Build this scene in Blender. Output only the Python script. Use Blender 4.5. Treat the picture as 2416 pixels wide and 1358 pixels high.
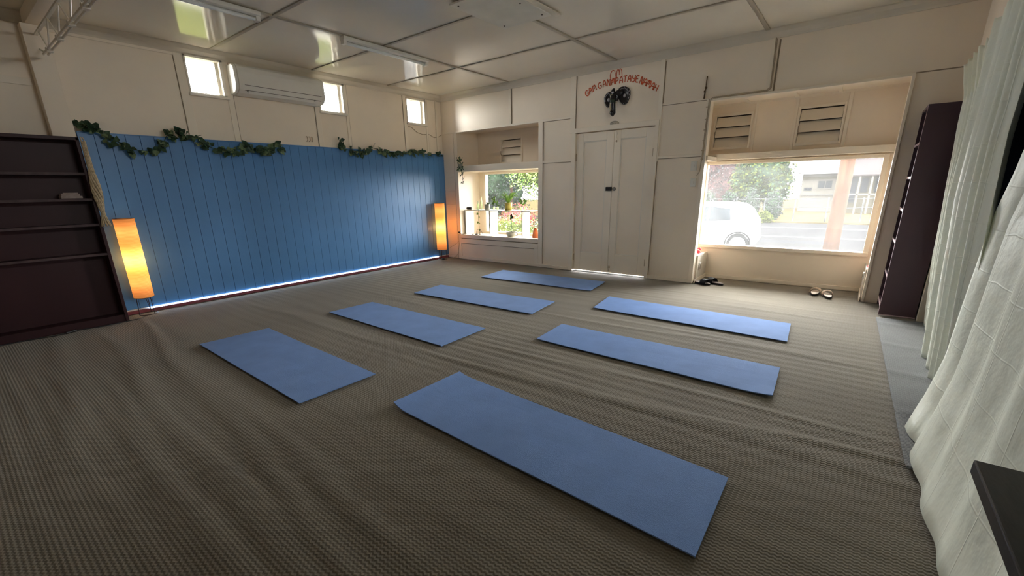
import bpy, bmesh, math, random
from mathutils import Vector, Matrix, Euler
from mathutils import noise as mnoise
random.seed(7)
R = math.radians
scene = bpy.context.scene
for o in list(bpy.data.objects):
    bpy.data.objects.remove(o, do_unlink=True)
COL = scene.collection

# ------------------------------------------------------------------ camera, sky, sun, exposure
cam_data = bpy.data.cameras.new('camera')
cam_data.sensor_fit = 'HORIZONTAL'; cam_data.sensor_width = 36.0
cam_data.lens = 15.359; cam_data.shift_x = 0.00946; cam_data.shift_y = 0.03448
cam_data.clip_start = 0.02; cam_data.clip_end = 300
cam = bpy.data.objects.new('camera', cam_data); COL.objects.link(cam)
cam.location = (6.2976, -6.2455, 1.29)
cam.rotation_euler = Euler((R(72.876), R(1.0915), R(38.1285)), 'XYZ')
scene.camera = cam

world = bpy.data.worlds.new('sky'); scene.world = world; world.use_nodes = True
bg = world.node_tree.nodes['Background']
bg.inputs['Color'].default_value = (0.97, 0.98, 1.0, 1); bg.inputs['Strength'].default_value = 24.0

sun_d = bpy.data.lights.new('sun', 'SUN'); sun_d.energy = 4.0; sun_d.angle = R(0.6); sun_d.color = (1, 0.95, 0.86)
sun = bpy.data.objects.new('sun', sun_d); COL.objects.link(sun)
sun.rotation_euler = Vector((-0.42, 0.50, -1.0)).to_track_quat('-Z', 'Y').to_euler()

vs = scene.view_settings
vs.view_transform = 'Standard'; vs.look = 'None'; vs.exposure = 1.55; vs.gamma = 1.0; vs.use_curve_mapping = False
cyc = scene.cycles
cyc.max_bounces = 12; cyc.diffuse_bounces = 7; cyc.glossy_bounces = 4; cyc.transmission_bounces = 8; cyc.transparent_max_bounces = 12
cyc.sample_clamp_indirect = 6.0

# daylight portals: they only guide the sky's own light through the openings
def portal(x, y, z, sx, sz, rot):
    d = bpy.data.lights.new('sky_portal', 'AREA'); d.shape = 'RECTANGLE'; d.size = sx; d.size_y = sz
    d.cycles.is_portal = True
    o = bpy.data.objects.new('sky_portal', d); COL.objects.link(o); o.location = (x, y, z); o.rotation_euler = rot
for py in (-4.0,): portal(7.07, py, 2.63, 1.45, 0.42, (R(90), 0, R(90)))  # portal of the added right-wall window
portal(5.507, 0.66, 1.01, 1.95, 1.15, (R(-90), 0, 0))
portal(1.33, 0.66, 1.01, 1.66, 1.15, (R(-90), 0, 0))
for py in (-3.85, -2.22, -0.61):
    portal(-0.15, py, 2.62, 0.45, 0.45, (R(90), 0, R(-90)))

# ------------------------------------------------------------------ materials
MATS = {}
def new_mat(name):
    m = bpy.data.materials.new(name); m.use_nodes = True
    nt = m.node_tree; MATS[name] = m
    return m, nt, nt.nodes, nt.links, nt.nodes['Principled BSDF']
def mat(name, col, rough=0.5, spec=0.5, metal=0.0, var=0.0, vscale=4.0, bump=0.0, bscale=60.0, coat=0.0, detail=4.0, stretch=None):
    """principled with a procedural colour variation and a noise bump"""
    m, nt, N, L, P = new_mat(name)
    P.inputs['Roughness'].default_value = rough; P.inputs['Specular IOR Level'].default_value = spec
    P.inputs['Metallic'].default_value = metal; P.inputs['Coat Weight'].default_value = coat
    tc = N.new('ShaderNodeTexCoord'); mp = N.new('ShaderNodeMapping'); L.new(tc.outputs['Object'], mp.inputs[0])
    if stretch: mp.inputs['Scale'].default_value = stretch
    if var > 0:
        n = N.new('ShaderNodeTexNoise'); n.inputs['Scale'].default_value = vscale; n.inputs['Detail'].default_value = detail
        L.new(mp.outputs[0], n.inputs['Vector'])
        r = N.new('ShaderNodeValToRGB')
        r.color_ramp.elements[0].position = 0.3; r.color_ramp.elements[1].position = 0.7
        r.color_ramp.elements[0].color = tuple(c * (1 - var) for c in col[:3]) + (1,)
        r.color_ramp.elements[1].color = tuple(min(1, c * (1 + var)) for c in col[:3]) + (1,)
        L.new(n.outputs['Fac'], r.inputs[0]); L.new(r.outputs[0], P.inputs['Base Color'])
    else:
        P.inputs['Base Color'].default_value = tuple(col[:3]) + (1,)
    if bump > 0:
        n2 = N.new('ShaderNodeTexNoise'); n2.inputs['Scale'].default_value = bscale; n2.inputs['Detail'].default_value = 5
        L.new(mp.outputs[0], n2.inputs['Vector'])
        b = N.new('ShaderNodeBump'); b.inputs['Strength'].default_value = bump; b.inputs['Distance'].default_value = 0.01
        L.new(n2.outputs['Fac'], b.inputs['Height']); L.new(b.outputs[0], P.inputs['Normal'])
    return m

cream = mat('cream_paint', (0.84, 0.735, 0.60), 0.45, 0.35, var=0.05, vscale=1.3, bump=0.05, bscale=25)
cream_trim = mat('cream_trim_paint', (0.84, 0.75, 0.62), 0.4, 0.4, var=0.04, vscale=2, bump=0.03, bscale=30)
cream_dark = mat('cream_groove', (0.30, 0.24, 0.17), 0.7, 0.2)
white_trim = mat('white_frame_paint', (0.78, 0.72, 0.62), 0.4, 0.45, var=0.03, vscale=3)
ceil_m = mat('gloss_ceiling_paint', (0.82, 0.755, 0.63), 0.13, 0.55, var=0.04, vscale=0.8, bump=0.10, bscale=1.7)
ceil_strip = mat('ceiling_strip_shaded', (0.40, 0.35, 0.27), 0.3, 0.4, var=0.05, vscale=3)  # darker than the ceiling: the strips' shadow side is painted in
cornice_m = mat('cornice_paint', (0.66, 0.59, 0.48), 0.35, 0.4, var=0.04, vscale=2)
blue_m = mat('blue_panel_paint', (0.080, 0.225, 0.48), 0.38, 0.4, var=0.08, vscale=1.2, bump=0.04, bscale=40)
blue_groove = mat('blue_groove', (0.02, 0.06, 0.16), 0.6, 0.2)
maroon_m = mat('maroon_skirting_paint', (0.16, 0.035, 0.045), 0.45, 0.4, var=0.15, vscale=3)
shelf_m = mat('dark_plum_paint', (0.030, 0.006, 0.009), 0.5, 0.35, var=0.15, vscale=2, bump=0.05, bscale=50)
shelf_edge = mat('worn_shelf_edge', (0.070, 0.042, 0.044), 0.55, 0.3, var=0.3, vscale=12)
shelf_r_m = mat('aubergine_laminate', (0.060, 0.030, 0.040), 0.5, 0.35, var=0.08, vscale=2)
shelf_r_edge = mat('pale_laminate_edge', (0.42, 0.30, 0.32), 0.5, 0.3, var=0.1, vscale=8)
black_m = mat('black_plastic', (0.012, 0.012, 0.014), 0.45, 0.4, bump=0.02, var=0.1, vscale=20)
steel_m = mat('dull_steel', (0.35, 0.33, 0.30), 0.4, 0.5, metal=0.8, var=0.1, vscale=20)
plastic_w = mat('white_plastic', (0.72, 0.69, 0.62), 0.35, 0.45, var=0.02, vscale=3)
dark_slot = mat('dark_slot', (0.10, 0.08, 0.06), 0.7, 0.2, var=0.1, vscale=10)
wire_m = mat('painted_wire', (0.45, 0.36, 0.25), 0.5, 0.3, var=0.1, vscale=9)
lamp_wire = mat('lamp_frame_wire', (0.03, 0.012, 0.012), 0.4, 0.5, metal=0.3, var=0.1, vscale=10)
rope_m = mat('macrame_cotton', (0.52, 0.42, 0.28), 0.9, 0.1, var=0.25, vscale=40, bump=0.6, bscale=120)
leaf_m = mat('ivy_leaf', (0.035, 0.075, 0.040), 0.45, 0.4, var=0.6, vscale=30)
leaf_pale = mat('variegated_leaf', (0.14, 0.20, 0.10), 0.5, 0.35, var=0.5, vscale=25)
green_m = mat('fresh_leaf', (0.22, 0.38, 0.08), 0.5, 0.3, var=0.35, vscale=25)
bench_m = mat('dark_stained_timber', (0.030, 0.022, 0.018), 0.42, 0.4, var=0.5, vscale=6, bump=0.08, bscale=30, stretch=(6, 1, 1))
mask_black = mat('black_lacquer', (0.012, 0.010, 0.012), 0.3, 0.5, var=0.2, vscale=20)
mask_silver = mat('silver_dots', (0.42, 0.40, 0.42), 0.45, 0.4, var=0.2, vscale=60)
mask_gold = mat('mask_gilt', (0.42, 0.36, 0.22), 0.45, 0.4, var=0.3, vscale=60)
mask_green = mat('mask_green', (0.035, 0.055, 0.035), 0.4, 0.4, var=0.2, vscale=40)
ivory_m = mat('ivory', (0.62, 0.56, 0.44), 0.4, 0.4, var=0.1, vscale=20)
orange_paint = mat('orange_paint', (0.58, 0.10, 0.030), 0.7, 0.2, var=0.2, vscale=30)
terracotta = mat('terracotta', (0.55, 0.16, 0.06), 0.6, 0.3, var=0.15, vscale=12)
pot_grey = mat('grey_ceramic', (0.30, 0.30, 0.26), 0.6, 0.3, var=0.25, vscale=25)
pot_yellow = mat('yellow_grey_ceramic', (0.52, 0.42, 0.10), 0.55, 0.3, var=0.4, vscale=12)
cup_m = mat('speckled_cup', (0.50, 0.50, 0.42), 0.4, 0.4, var=0.25, vscale=60)
soil_m = mat('soil', (0.05, 0.03, 0.02), 0.9, 0.1, var=0.4, vscale=50, bump=0.5, bscale=80)
red_m = mat('red_object', (0.75, 0.06, 0.09), 0.4, 0.4, var=0.15, vscale=15)
shoe_black = mat('black_foam', (0.015, 0.014, 0.016), 0.6, 0.3, var=0.2, vscale=30, bump=0.1)
shoe_insole = mat('grey_insole', (0.30, 0.27, 0.26), 0.7, 0.2, var=0.2, vscale=30)
shoe_beige = mat('beige_leather', (0.60, 0.46, 0.34), 0.55, 0.3, var=0.1, vscale=20, bump=0.1)
shoe_beige_in = mat('cream_insole', (0.72, 0.62, 0.52), 0.6, 0.3, var=0.08, vscale=20)
rubber_m = mat('dark_sole', (0.02, 0.018, 0.015), 0.7, 0.2, var=0.1, vscale=30)
paper_m = mat('old_paper', (0.30, 0.24, 0.22), 0.8, 0.2, var=0.2, vscale=30)
dark_room = mat('dark_room_shade', (0.02, 0.025, 0.04), 0.8, 0.1, var=0.2, vscale=2)  # near-black colour carries the darkness of the unlit room
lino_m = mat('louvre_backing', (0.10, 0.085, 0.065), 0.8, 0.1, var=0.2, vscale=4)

def emit_mat(name, col, strength):
    m, nt, N, L, P = new_mat(name)
    P.inputs['Base Color'].default_value = (0.8, 0.8, 0.8, 1)
    P.inputs['Emission Color'].default_value = tuple(col) + (1,); P.inputs['Emission Strength'].default_value = strength
    return m
led_m = emit_mat('led_strip_light', (0.55, 0.75, 1.0), 7.0)
bulb_m = emit_mat('bulb_light', (1.0, 0.72, 0.35), 30.0)

def paper_shade():
    m, nt, N, L, P = new_mat('pleated_paper_shade')
    tc = N.new('ShaderNodeTexCoord'); w = N.new('ShaderNodeTexWave'); w.bands_direction = 'Z'
    w.inputs['Scale'].default_value = 24; w.inputs['Distortion'].default_value = 1.8; w.inputs['Detail'].default_value = 2
    L.new(tc.outputs['Object'], w.inputs['Vector'])
    r = N.new('ShaderNodeValToRGB')
    r.color_ramp.elements[0].position = 0.0; r.color_ramp.elements[0].color = (0.80, 0.36, 0.11, 1)
    r.color_ramp.elements[1].position = 0.35; r.color_ramp.elements[1].color = (0.95, 0.49, 0.18, 1)
    L.new(w.outputs['Fac'], r.inputs[0])
    t = N.new('ShaderNodeBsdfTranslucent'); d = N.new('ShaderNodeBsdfDiffuse'); mx = N.new('ShaderNodeMixShader'); mx.inputs[0].default_value = 0.35
    L.new(r.outputs[0], t.inputs[0]); L.new(r.outputs[0], d.inputs[0]); L.new(t.outputs[0], mx.inputs[1]); L.new(d.outputs[0], mx.inputs[2])
    b = N.new('ShaderNodeBump'); b.inputs['Strength'].default_value = 0.3; b.inputs['Distance'].default_value = 0.004
    L.new(w.outputs['Fac'], b.inputs['Height']); L.new(b.outputs[0], d.inputs['Normal'])
    L.new(mx.outputs[0], N['Material Output'].inputs[0])
    return m
shade_m = paper_shade()

def glass(name, tint, haze, hcol=(0.9, 0.9, 0.86)):
    """window glass: clear, tinted, with a thin film of dust that catches the daylight"""
    m, nt, N, L, P = new_mat(name)
    t = N.new('ShaderNodeBsdfTransparent'); t.inputs[0].default_value = tuple(tint) + (1,)
    tl = N.new('ShaderNodeBsdfTranslucent'); tl.inputs[0].default_value = tuple(hcol) + (1,)
    tc = N.new('ShaderNodeTexCoord'); n = N.new('ShaderNodeTexNoise'); n.inputs['Scale'].default_value = 3; n.inputs['Detail'].default_value = 6
    L.new(tc.outputs['Object'], n.inputs['Vector'])
    mr = N.new('ShaderNodeMapRange'); mr.inputs[1].default_value = 0.3; mr.inputs[2].default_value = 0.7
    mr.inputs[3].default_value = haze * 0.8; mr.inputs[4].default_value = haze * 1.2
    L.new(n.outputs['Fac'], mr.inputs[0])
    mx = N.new('ShaderNodeMixShader'); L.new(mr.outputs[0], mx.inputs[0]); L.new(t.outputs[0], mx.inputs[1]); L.new(tl.outputs[0], mx.inputs[2])
    g = N.new('ShaderNodeBsdfGlossy'); g.inputs['Roughness'].default_value = 0.03
    f = N.new('ShaderNodeFresnel'); f.inputs[0].default_value = 1.25
    m2 = N.new('ShaderNodeMixShader'); L.new(f.outputs[0], m2.inputs[0]); L.new(mx.outputs[0], m2.inputs[1]); L.new(g.outputs[0], m2.inputs[2])
    L.new(m2.outputs[0], N['Material Output'].inputs[0])
    return m
niche_glass = glass('tinted_niche_glass', (0.62, 0.62, 0.60), 0.004)
dusty = glass('dusty_shop_glass', (0.70, 0.70, 0.69), 0.014)
clear = glass('clear_glass', (0.86, 0.86, 0.84), 0.004)
bottle_g = glass('bottle_glass', (0.80, 0.84, 0.70), 0.35, (0.80, 0.82, 0.66))

def carpet(name, ca, cb, rough=0.95):
    m, nt, N, L, P = new_mat(name)
    P.inputs['Roughness'].default_value = rough; P.inputs['Specular IOR Level'].default_value = 0.15
    P.inputs['Sheen Weight'].default_value = 0.15
    def math_n(op, a=None, b=None):
        n = N.new('ShaderNodeMath'); n.operation = op
        for i, v in enumerate((a, b)):
            if v is None: continue
            if isinstance(v, (int, float)): n.inputs[i].default_value = v
            else: L.new(v, n.inputs[i])
        return n.outputs[0]
    tc = N.new('ShaderNodeTexCoord'); sp = N.new('ShaderNodeSeparateXYZ'); L.new(tc.outputs['Object'], sp.inputs[0])
    zig = math_n('PINGPONG', sp.outputs['X'], 0.011)
    yy = math_n('ADD', sp.outputs['Y'], math_n('MULTIPLY', zig, 0.55))
    s = math_n('SINE', math_n('MULTIPLY', yy, 2 * math.pi / 0.017))
    s2 = math_n('SINE', math_n('MULTIPLY', sp.outputs['X'], 2 * math.pi / 0.011))
    fac = math_n('ADD', math_n('MULTIPLY', s, 0.30), math_n('ADD', math_n('MULTIPLY', s2, 0.07), 0.5))
    n = N.new('ShaderNodeTexNoise'); n.inputs['Scale'].default_value = 160; n.inputs['Detail'].default_value = 3
    L.new(tc.outputs['Object'], n.inputs['Vector'])
    fac = math_n('ADD', fac, math_n('MULTIPLY', math_n('SUBTRACT', n.outputs['Fac'], 0.5), 0.7))
    mx = N.new('ShaderNodeMix'); mx.data_type = 'RGBA'; mx.clamp_factor = True
    L.new(fac, mx.inputs[0]); mx.inputs[6].default_value = ca + (1,); mx.inputs[7].default_value = cb + (1,)
    n2 = N.new('ShaderNodeTexNoise'); n2.inputs['Scale'].default_value = 1.1; n2.inputs['Detail'].default_value = 5
    L.new(tc.outputs['Object'], n2.inputs['Vector'])
    r = N.new('ShaderNodeValToRGB'); r.color_ramp.elements[0].position = 0.3; r.color_ramp.elements[1].position = 0.7
    r.color_ramp.elements[0].color = (0.86, 0.83, 0.80, 1); r.color_ramp.elements[1].color = (1.08, 1.08, 1.05, 1)
    L.new(n2.outputs['Fac'], r.inputs[0])
    mu = N.new('ShaderNodeMix'); mu.data_type = 'RGBA'; mu.blend_type = 'MULTIPLY'; mu.inputs[0].default_value = 1
    L.new(mx.outputs[2], mu.inputs[6]); L.new(r.outputs[0], mu.inputs[7]); L.new(mu.outputs[2], P.inputs['Base Color'])
    b = N.new('ShaderNodeBump'); b.inputs['Strength'].default_value = 0.45; b.inputs['Distance'].default_value = 0.004
    L.new(fac, b.inputs['Height']); L.new(b.outputs[0], P.inputs['Normal'])
    return m
carpet_m = carpet('zigzag_carpet', (0.115, 0.098, 0.070), (0.245, 0.215, 0.165))
carpet_grey = carpet('grey_carpet_offcut', (0.10, 0.105, 0.11), (0.25, 0.26, 0.27))

def mat_foam(name, col):
    m, nt, N, L, P = new_mat(name)
    P.inputs['Roughness'].default_value = 0.85; P.inputs['Specular IOR Level'].default_value = 0.12
    tc = N.new('ShaderNodeTexCoord')
    n = N.new('ShaderNodeTexNoise'); n.inputs['Scale'].default_value = 5; n.inputs['Detail'].default_value = 8
    L.new(tc.outputs['Object'], n.inputs['Vector'])
    r = N.new('ShaderNodeValToRGB'); r.color_ramp.elements[0].position = 0.25; r.color_ramp.elements[1].position = 0.75
    r.color_ramp.elements[0].color = tuple(c * 0.95 for c in col) + (1,); r.color_ramp.elements[1].color = tuple(c * 1.09 for c in col) + (1,)
    L.new(n.outputs['Fac'], r.inputs[0]); L.new(r.outputs[0], P.inputs['Base Color'])
    v = N.new('ShaderNodeTexVoronoi'); v.inputs['Scale'].default_value = 260; L.new(tc.outputs['Object'], v.inputs['Vector'])
    b = N.new('ShaderNodeBump'); b.inputs['Strength'].default_value = 0.35; b.inputs['Distance'].default_value = 0.003
    L.new(v.outputs['Distance'], b.inputs['Height'])
    w = N.new('ShaderNodeTexNoise'); w.inputs['Scale'].default_value = 6; w.inputs['Detail'].default_value = 2
    mp = N.new('ShaderNodeMapping'); mp.inputs['Scale'].default_value = (0.25, 2.0, 1); L.new(tc.outputs['Object'], mp.inputs[0]); L.new(mp.outputs[0], w.inputs['Vector'])
    b2 = N.new('ShaderNodeBump'); b2.inputs['Strength'].default_value = 0.10; b2.inputs['Distance'].default_value = 0.02
    L.new(w.outputs['Fac'], b2.inputs['Height']); L.new(b.outputs[0], b2.inputs['Normal']); L.new(b2.outputs[0], P.inputs['Normal'])
    return m
yoga_m = mat_foam('blue_yoga_foam', (0.200, 0.325, 0.630))

def curtain_mat():
    m, nt, N, L, P = new_mat('pale_green_creased_sheet')
    tc = N.new('ShaderNodeTexCoord')
    sp = N.new('ShaderNodeSeparateXYZ'); L.new(tc.outputs['UV'], sp.inputs[0])
    nz = N.new('ShaderNodeTexNoise'); nz.inputs['Scale'].default_value = 2.5; L.new(tc.outputs['UV'], nz.inputs['Vector'])
    def mth(op, a, b=None):
        n = N.new('ShaderNodeMath'); n.operation = op
        for i, v in enumerate((a, b)):
            if v is None: continue
            if isinstance(v, (int, float)): n.inputs[i].default_value = v
            else: L.new(v, n.inputs[i])
        return n.outputs[0]
    def crease(out, period):
        a = mth('ADD', out, mth('MULTIPLY', mth('SUBTRACT', nz.outputs['Fac'], 0.5), 0.03))
        t = mth('PINGPONG', a, period / 2)
        return mth('MAXIMUM', mth('SUBTRACT', 1.0, mth('MULTIPLY', t, 200.0)), 0.0)
    h = mth('MAXIMUM', crease(sp.outputs['X'], 0.23), crease(sp.outputs['Y'], 0.21))
    wr = N.new('ShaderNodeTexNoise'); wr.inputs['Scale'].default_value = 6; wr.inputs['Detail'].default_value = 4
    L.new(tc.outputs['UV'], wr.inputs['Vector'])
    hh = mth('ADD', mth('MULTIPLY', h, 0.16), mth('MULTIPLY', wr.outputs['Fac'], 2.0))
    b = N.new('ShaderNodeBump'); b.inputs['Strength'].default_value = 0.55; b.inputs['Distance'].default_value = 0.014
    L.new(hh, b.inputs['Height'])
    d = N.new('ShaderNodeBsdfDiffuse'); t = N.new('ShaderNodeBsdfTranslucent'); g = N.new('ShaderNodeBsdfGlossy')
    g.inputs['Roughness'].default_value = 0.42
    for s_ in (d, t): s_.inputs[0].default_value = (0.83, 0.86, 0.75, 1)
    for s_ in (d, g): L.new(b.outputs[0], s_.inputs['Normal'])
    m1 = N.new('ShaderNodeMixShader'); m1.inputs[0].default_value = 0.05; L.new(d.outputs[0], m1.inputs[1]); L.new(t.outputs[0], m1.inputs[2])
    m2 = N.new('ShaderNodeMixShader'); m2.inputs[0].default_value = 0.06; L.new(m1.outputs[0], m2.inputs[1]); L.new(g.outputs[0], m2.inputs[2])
    L.new(m2.outputs[0], N['Material Output'].inputs[0])
    return m
curtain_m = curtain_mat()

# outdoor materials
road_m = mat('asphalt', (0.01384, 0.01384, 0.01461), 0.8, 0.0, var=0.15, vscale=3, bump=0.2)
line_m = mat('road_line', (0.036, 0.036, 0.036), 0.7, 0.0, var=0.1, vscale=5)
verge_m = mat('dry_verge', (0.0338, 0.02665, 0.01365), 0.95, 0.0, var=0.35, vscale=1.5, bump=0.5)
lawn_m = mat('sunlit_lawn', (0.02376, 0.02673, 0.00594), 0.95, 0.0, var=0.35, vscale=0.9, bump=0.5)
footpath_m = mat('footpath', (0.0208, 0.02054, 0.0195), 0.9, 0.0, var=0.1, vscale=2)
hedge_m = mat('hedge_leaf', (0.01436, 0.02552, 0.01436), 0.7, 0.03, var=0.55, vscale=3)
hedge_lime = mat('lime_leaf', (0.03208, 0.0401, 0.008019), 0.7, 0.03, var=0.5, vscale=3)
pink_leaf = mat('pink_blossom_leaf', (0.0484, 0.0264, 0.0264), 0.7, 0.03, var=0.5, vscale=4)
shrub_grey = mat('silvery_shrub_leaf', (0.02871, 0.0303, 0.0319), 0.7, 0.03, var=0.5, vscale=5)
red_leaf = mat('red_grevillea_leaf', (0.156, 0.03, 0.03), 0.7, 0.03, var=0.5, vscale=8)
pole_m = mat('weathered_pole', (0.033, 0.01705, 0.01045), 0.85, 0.03, var=0.4, vscale=3, bump=0.5, bscale=12, stretch=(3, 3, 0.5))
house_w = mat('white_weatherboard', (0.05914, 0.05491, 0.04646), 0.7, 0.03, var=0.05, vscale=2)
roof_w = mat('white_iron_roof', (0.165, 0.165, 0.165), 0.5, 0.03, var=0.05, vscale=2)
roof_p = mat('pinkish_iron_roof', (0.015, 0.0118, 0.012), 0.5, 0.03, var=0.15, vscale=2)
house_y = mat('yellowed_wall', (0.03267, 0.02831, 0.01851), 0.8, 0.03, var=0.1, vscale=2)
dark_glass = mat('dark_house_glass', (0.00858, 0.01001, 0.01287), 0.3, 0.03, var=0.2, vscale=3)
car_m = mat('white_car_paint', (0.70, 0.72, 0.74), 0.25, 0.5, coat=0.4, var=0.02, vscale=2)
car_glass = mat('car_window', (0.016, 0.019, 0.022), 0.4, 0.05, var=0.3, vscale=3)
tyre_m = mat('tyre', (0.00825, 0.0088, 0.00935), 0.8, 0.03, var=0.1, vscale=10)
wheel_m = mat('alloy_wheel', (0.55, 0.56, 0.57), 0.4, 0.5, metal=0.2, var=0.05, vscale=10)
facade_m = mat('facade_paint', (0.50, 0.45, 0.38), 0.7, 0.2, var=0.05, vscale=2)
fence_w = mat('white_fence', (0.066, 0.066, 0.0605), 0.7, 0.03, var=0.05, vscale=3)

# ------------------------------------------------------------------ mesh helpers
class MB:
    def __init__(s): s.v = []; s.f = []; s.uv = None
    def quad(s, a, b, c, d):
        i = len(s.v); s.v += [tuple(a), tuple(b), tuple(c), tuple(d)]; s.f.append((i, i + 1, i + 2, i + 3)); return s
    def box(s, x0, x1, y0, y1, z0, z1, M=None):
        if x1 < x0: x0, x1 = x1, x0
        if y1 < y0: y0, y1 = y1, y0
        if z1 < z0: z0, z1 = z1, z0
        i = len(s.v)
        P = [(x0, y0, z0), (x1, y0, z0), (x1, y1, z0), (x0, y1, z0), (x0, y0, z1), (x1, y0, z1), (x1, y1, z1), (x0, y1, z1)]
        if M is not None: P = [tuple(M @ Vector(p)) for p in P]
        s.v += P
        s.f += [tuple(i + k for k in q) for q in ((0, 3, 2, 1), (4, 5, 6, 7), (0, 1, 5, 4), (1, 2, 6, 5), (2, 3, 7, 6), (3, 0, 4, 7))]
        return s
    def tube(s, pts, r, n=8, closed=False, flat=1.0, caps=True):
        pts = [Vector(p) for p in pts]; N = len(pts)
        rad = r if isinstance(r, (list, tuple)) else [r] * N
        base = len(s.v); prev = None
        for k, p in enumerate(pts):
            if closed: d = pts[(k + 1) % N] - pts[(k - 1) % N]
            else: d = pts[min(k + 1, N - 1)] - pts[max(k - 1, 0)]
            if d.length < 1e-9: d = Vector((0, 0, 1))
            d.normalize()
            if prev is None:
                u = d.orthogonal().normalized()
            else:
                u = (prev - d * prev.dot(d)); u = u.normalized() if u.length > 1e-6 else d.orthogonal().normalized()
            prev = u; w = d.cross(u)
            for j in range(n):
                a = 2 * math.pi * j / n
                s.v.append(tuple(p + u * math.cos(a) * rad[k] + w * math.sin(a) * rad[k] * flat))
        rings = N if closed else N - 1
        for k in range(rings):
            for j in range(n):
                a = base + k * n + j; b = base + k * n + (j + 1) % n
                c = base + ((k + 1) % N) * n + (j + 1) % n; d_ = base + ((k + 1) % N) * n + j
                s.f.append((a, b, c, d_))
        if caps and not closed:
            s.f.append(tuple(base + j for j in reversed(range(n)))); s.f.append(tuple(base + (N - 1) * n + j for j in range(n)))
        return s
    def lathe(s, prof, n=24, c=(0, 0, 0), M=None, cap=True):
        base = len(s.v)
        for (r, z) in prof:
            for j in range(n):
                a = 2 * math.pi * j / n; p = Vector((r * math.cos(a), r * math.sin(a), z))
                if M is not None: p = M @ p
                s.v.append(tuple(p + Vector(c)))
        for k in range(len(prof) - 1):
            for j in range(n):
                s.f.append((base + k * n + j, base + k * n + (j + 1) % n, base + (k + 1) * n + (j + 1) % n, base + (k + 1) * n + j))
        if cap:
            s.f.append(tuple(base + j for j in reversed(range(n)))); e = base + (len(prof) - 1) * n
            s.f.append(tuple(e + j for j in range(n)))
        return s
    def ball(s, c, r, n=12, m=8, sc=(1, 1, 1), M=None):
        prof = [(math.sin(math.pi * (k + 0.02) / (m + 0.04)) * r, -math.cos(math.pi * (k + 0.02) / (m + 0.04)) * r) for k in range(m + 1)]
        S = Matrix.Diagonal(Vector(sc)).to_4x4()
        if M is not None: S = M @ S
        return s.lathe(prof, n, c, S)
    def grid(s, fn, nu, nv, uv=None):
        base = len(s.v)
        if s.uv is None: s.uv = []
        for i in range(nu + 1):
            for j in range(nv + 1):
                s.v.append(tuple(fn(i / nu, j / nv)))
                s.uv.append(uv(i / nu, j / nv) if uv else (i / nu, j / nv))
        for i in range(nu):
            for j in range(nv):
                a = base + i * (nv + 1) + j
                s.f.append((a, a + nv + 1, a + nv + 2, a + 1))
        return s
    def prism(s, outline, axis, a, b):
        """outline: 2-D points; axis: extrusion axis; a,b extents"""
        def P(p, t):
            return {'x': (t, p[0], p[1]), 'y': (p[0], t, p[1]), 'z': (p[0], p[1], t)}[axis]
        i = len(s.v); n = len(outline)
        s.v += [P(p, a) for p in outline] + [P(p, b) for p in outline]
        for k in range(n): s.f.append((i + k, i + (k + 1) % n, i + n + (k + 1) % n, i + n + k))
        s.f.append(tuple(i + k for k in reversed(range(n)))); s.f.append(tuple(i + n + k for k in range(n)))
        return s
    def build(s, name, m, parent=None, smooth=False, bevel=0.0, solid=0.0, sub=0, loc=None):
        me = bpy.data.meshes.new(name)
        vs_ = s.v
        if loc is not None: vs_ = [(a - loc[0], b - loc[1], c - loc[2]) for a, b, c in vs_]
        me.from_pydata(vs_, [], s.f); me.validate()
        if s.uv and len(s.uv) == len(s.v):
            ul = me.uv_layers.new(name='UVMap')
            for lp in me.loops: ul.data[lp.index].uv = s.uv[lp.vertex_index]
        b = bmesh.new(); b.from_mesh(me); bmesh.ops.recalc_face_normals(b, faces=b.faces); b.to_mesh(me); b.free()
        me.materials.append(m)
        if smooth:
            for p in me.polygons: p.use_smooth = True
        o = bpy.data.objects.new(name, me); COL.objects.link(o)
        if loc is not None: o.location = loc
        if parent is not None:
            o.parent = parent
            pl = parent
            off = Vector((0, 0, 0))
            while pl is not None: off += Vector(pl.location); pl = pl.parent
            # vertices are given in world coordinates: cancel the parents' offset
            if loc is None: o.location = -off if not o.get('local') else (0, 0, 0)
            else: o.location = Vector(loc) - off
        if solid: md = o.modifiers.new('thickness', 'SOLIDIFY'); md.thickness = solid; md.offset = 0
        if bevel: md = o.modifiers.new('bevel', 'BEVEL'); md.width = bevel; md.segments = 2; md.limit_method = 'ANGLE'
        if sub: md = o.modifiers.new('sub', 'SUBSURF'); md.levels = sub; md.render_levels = sub
        return o

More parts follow.
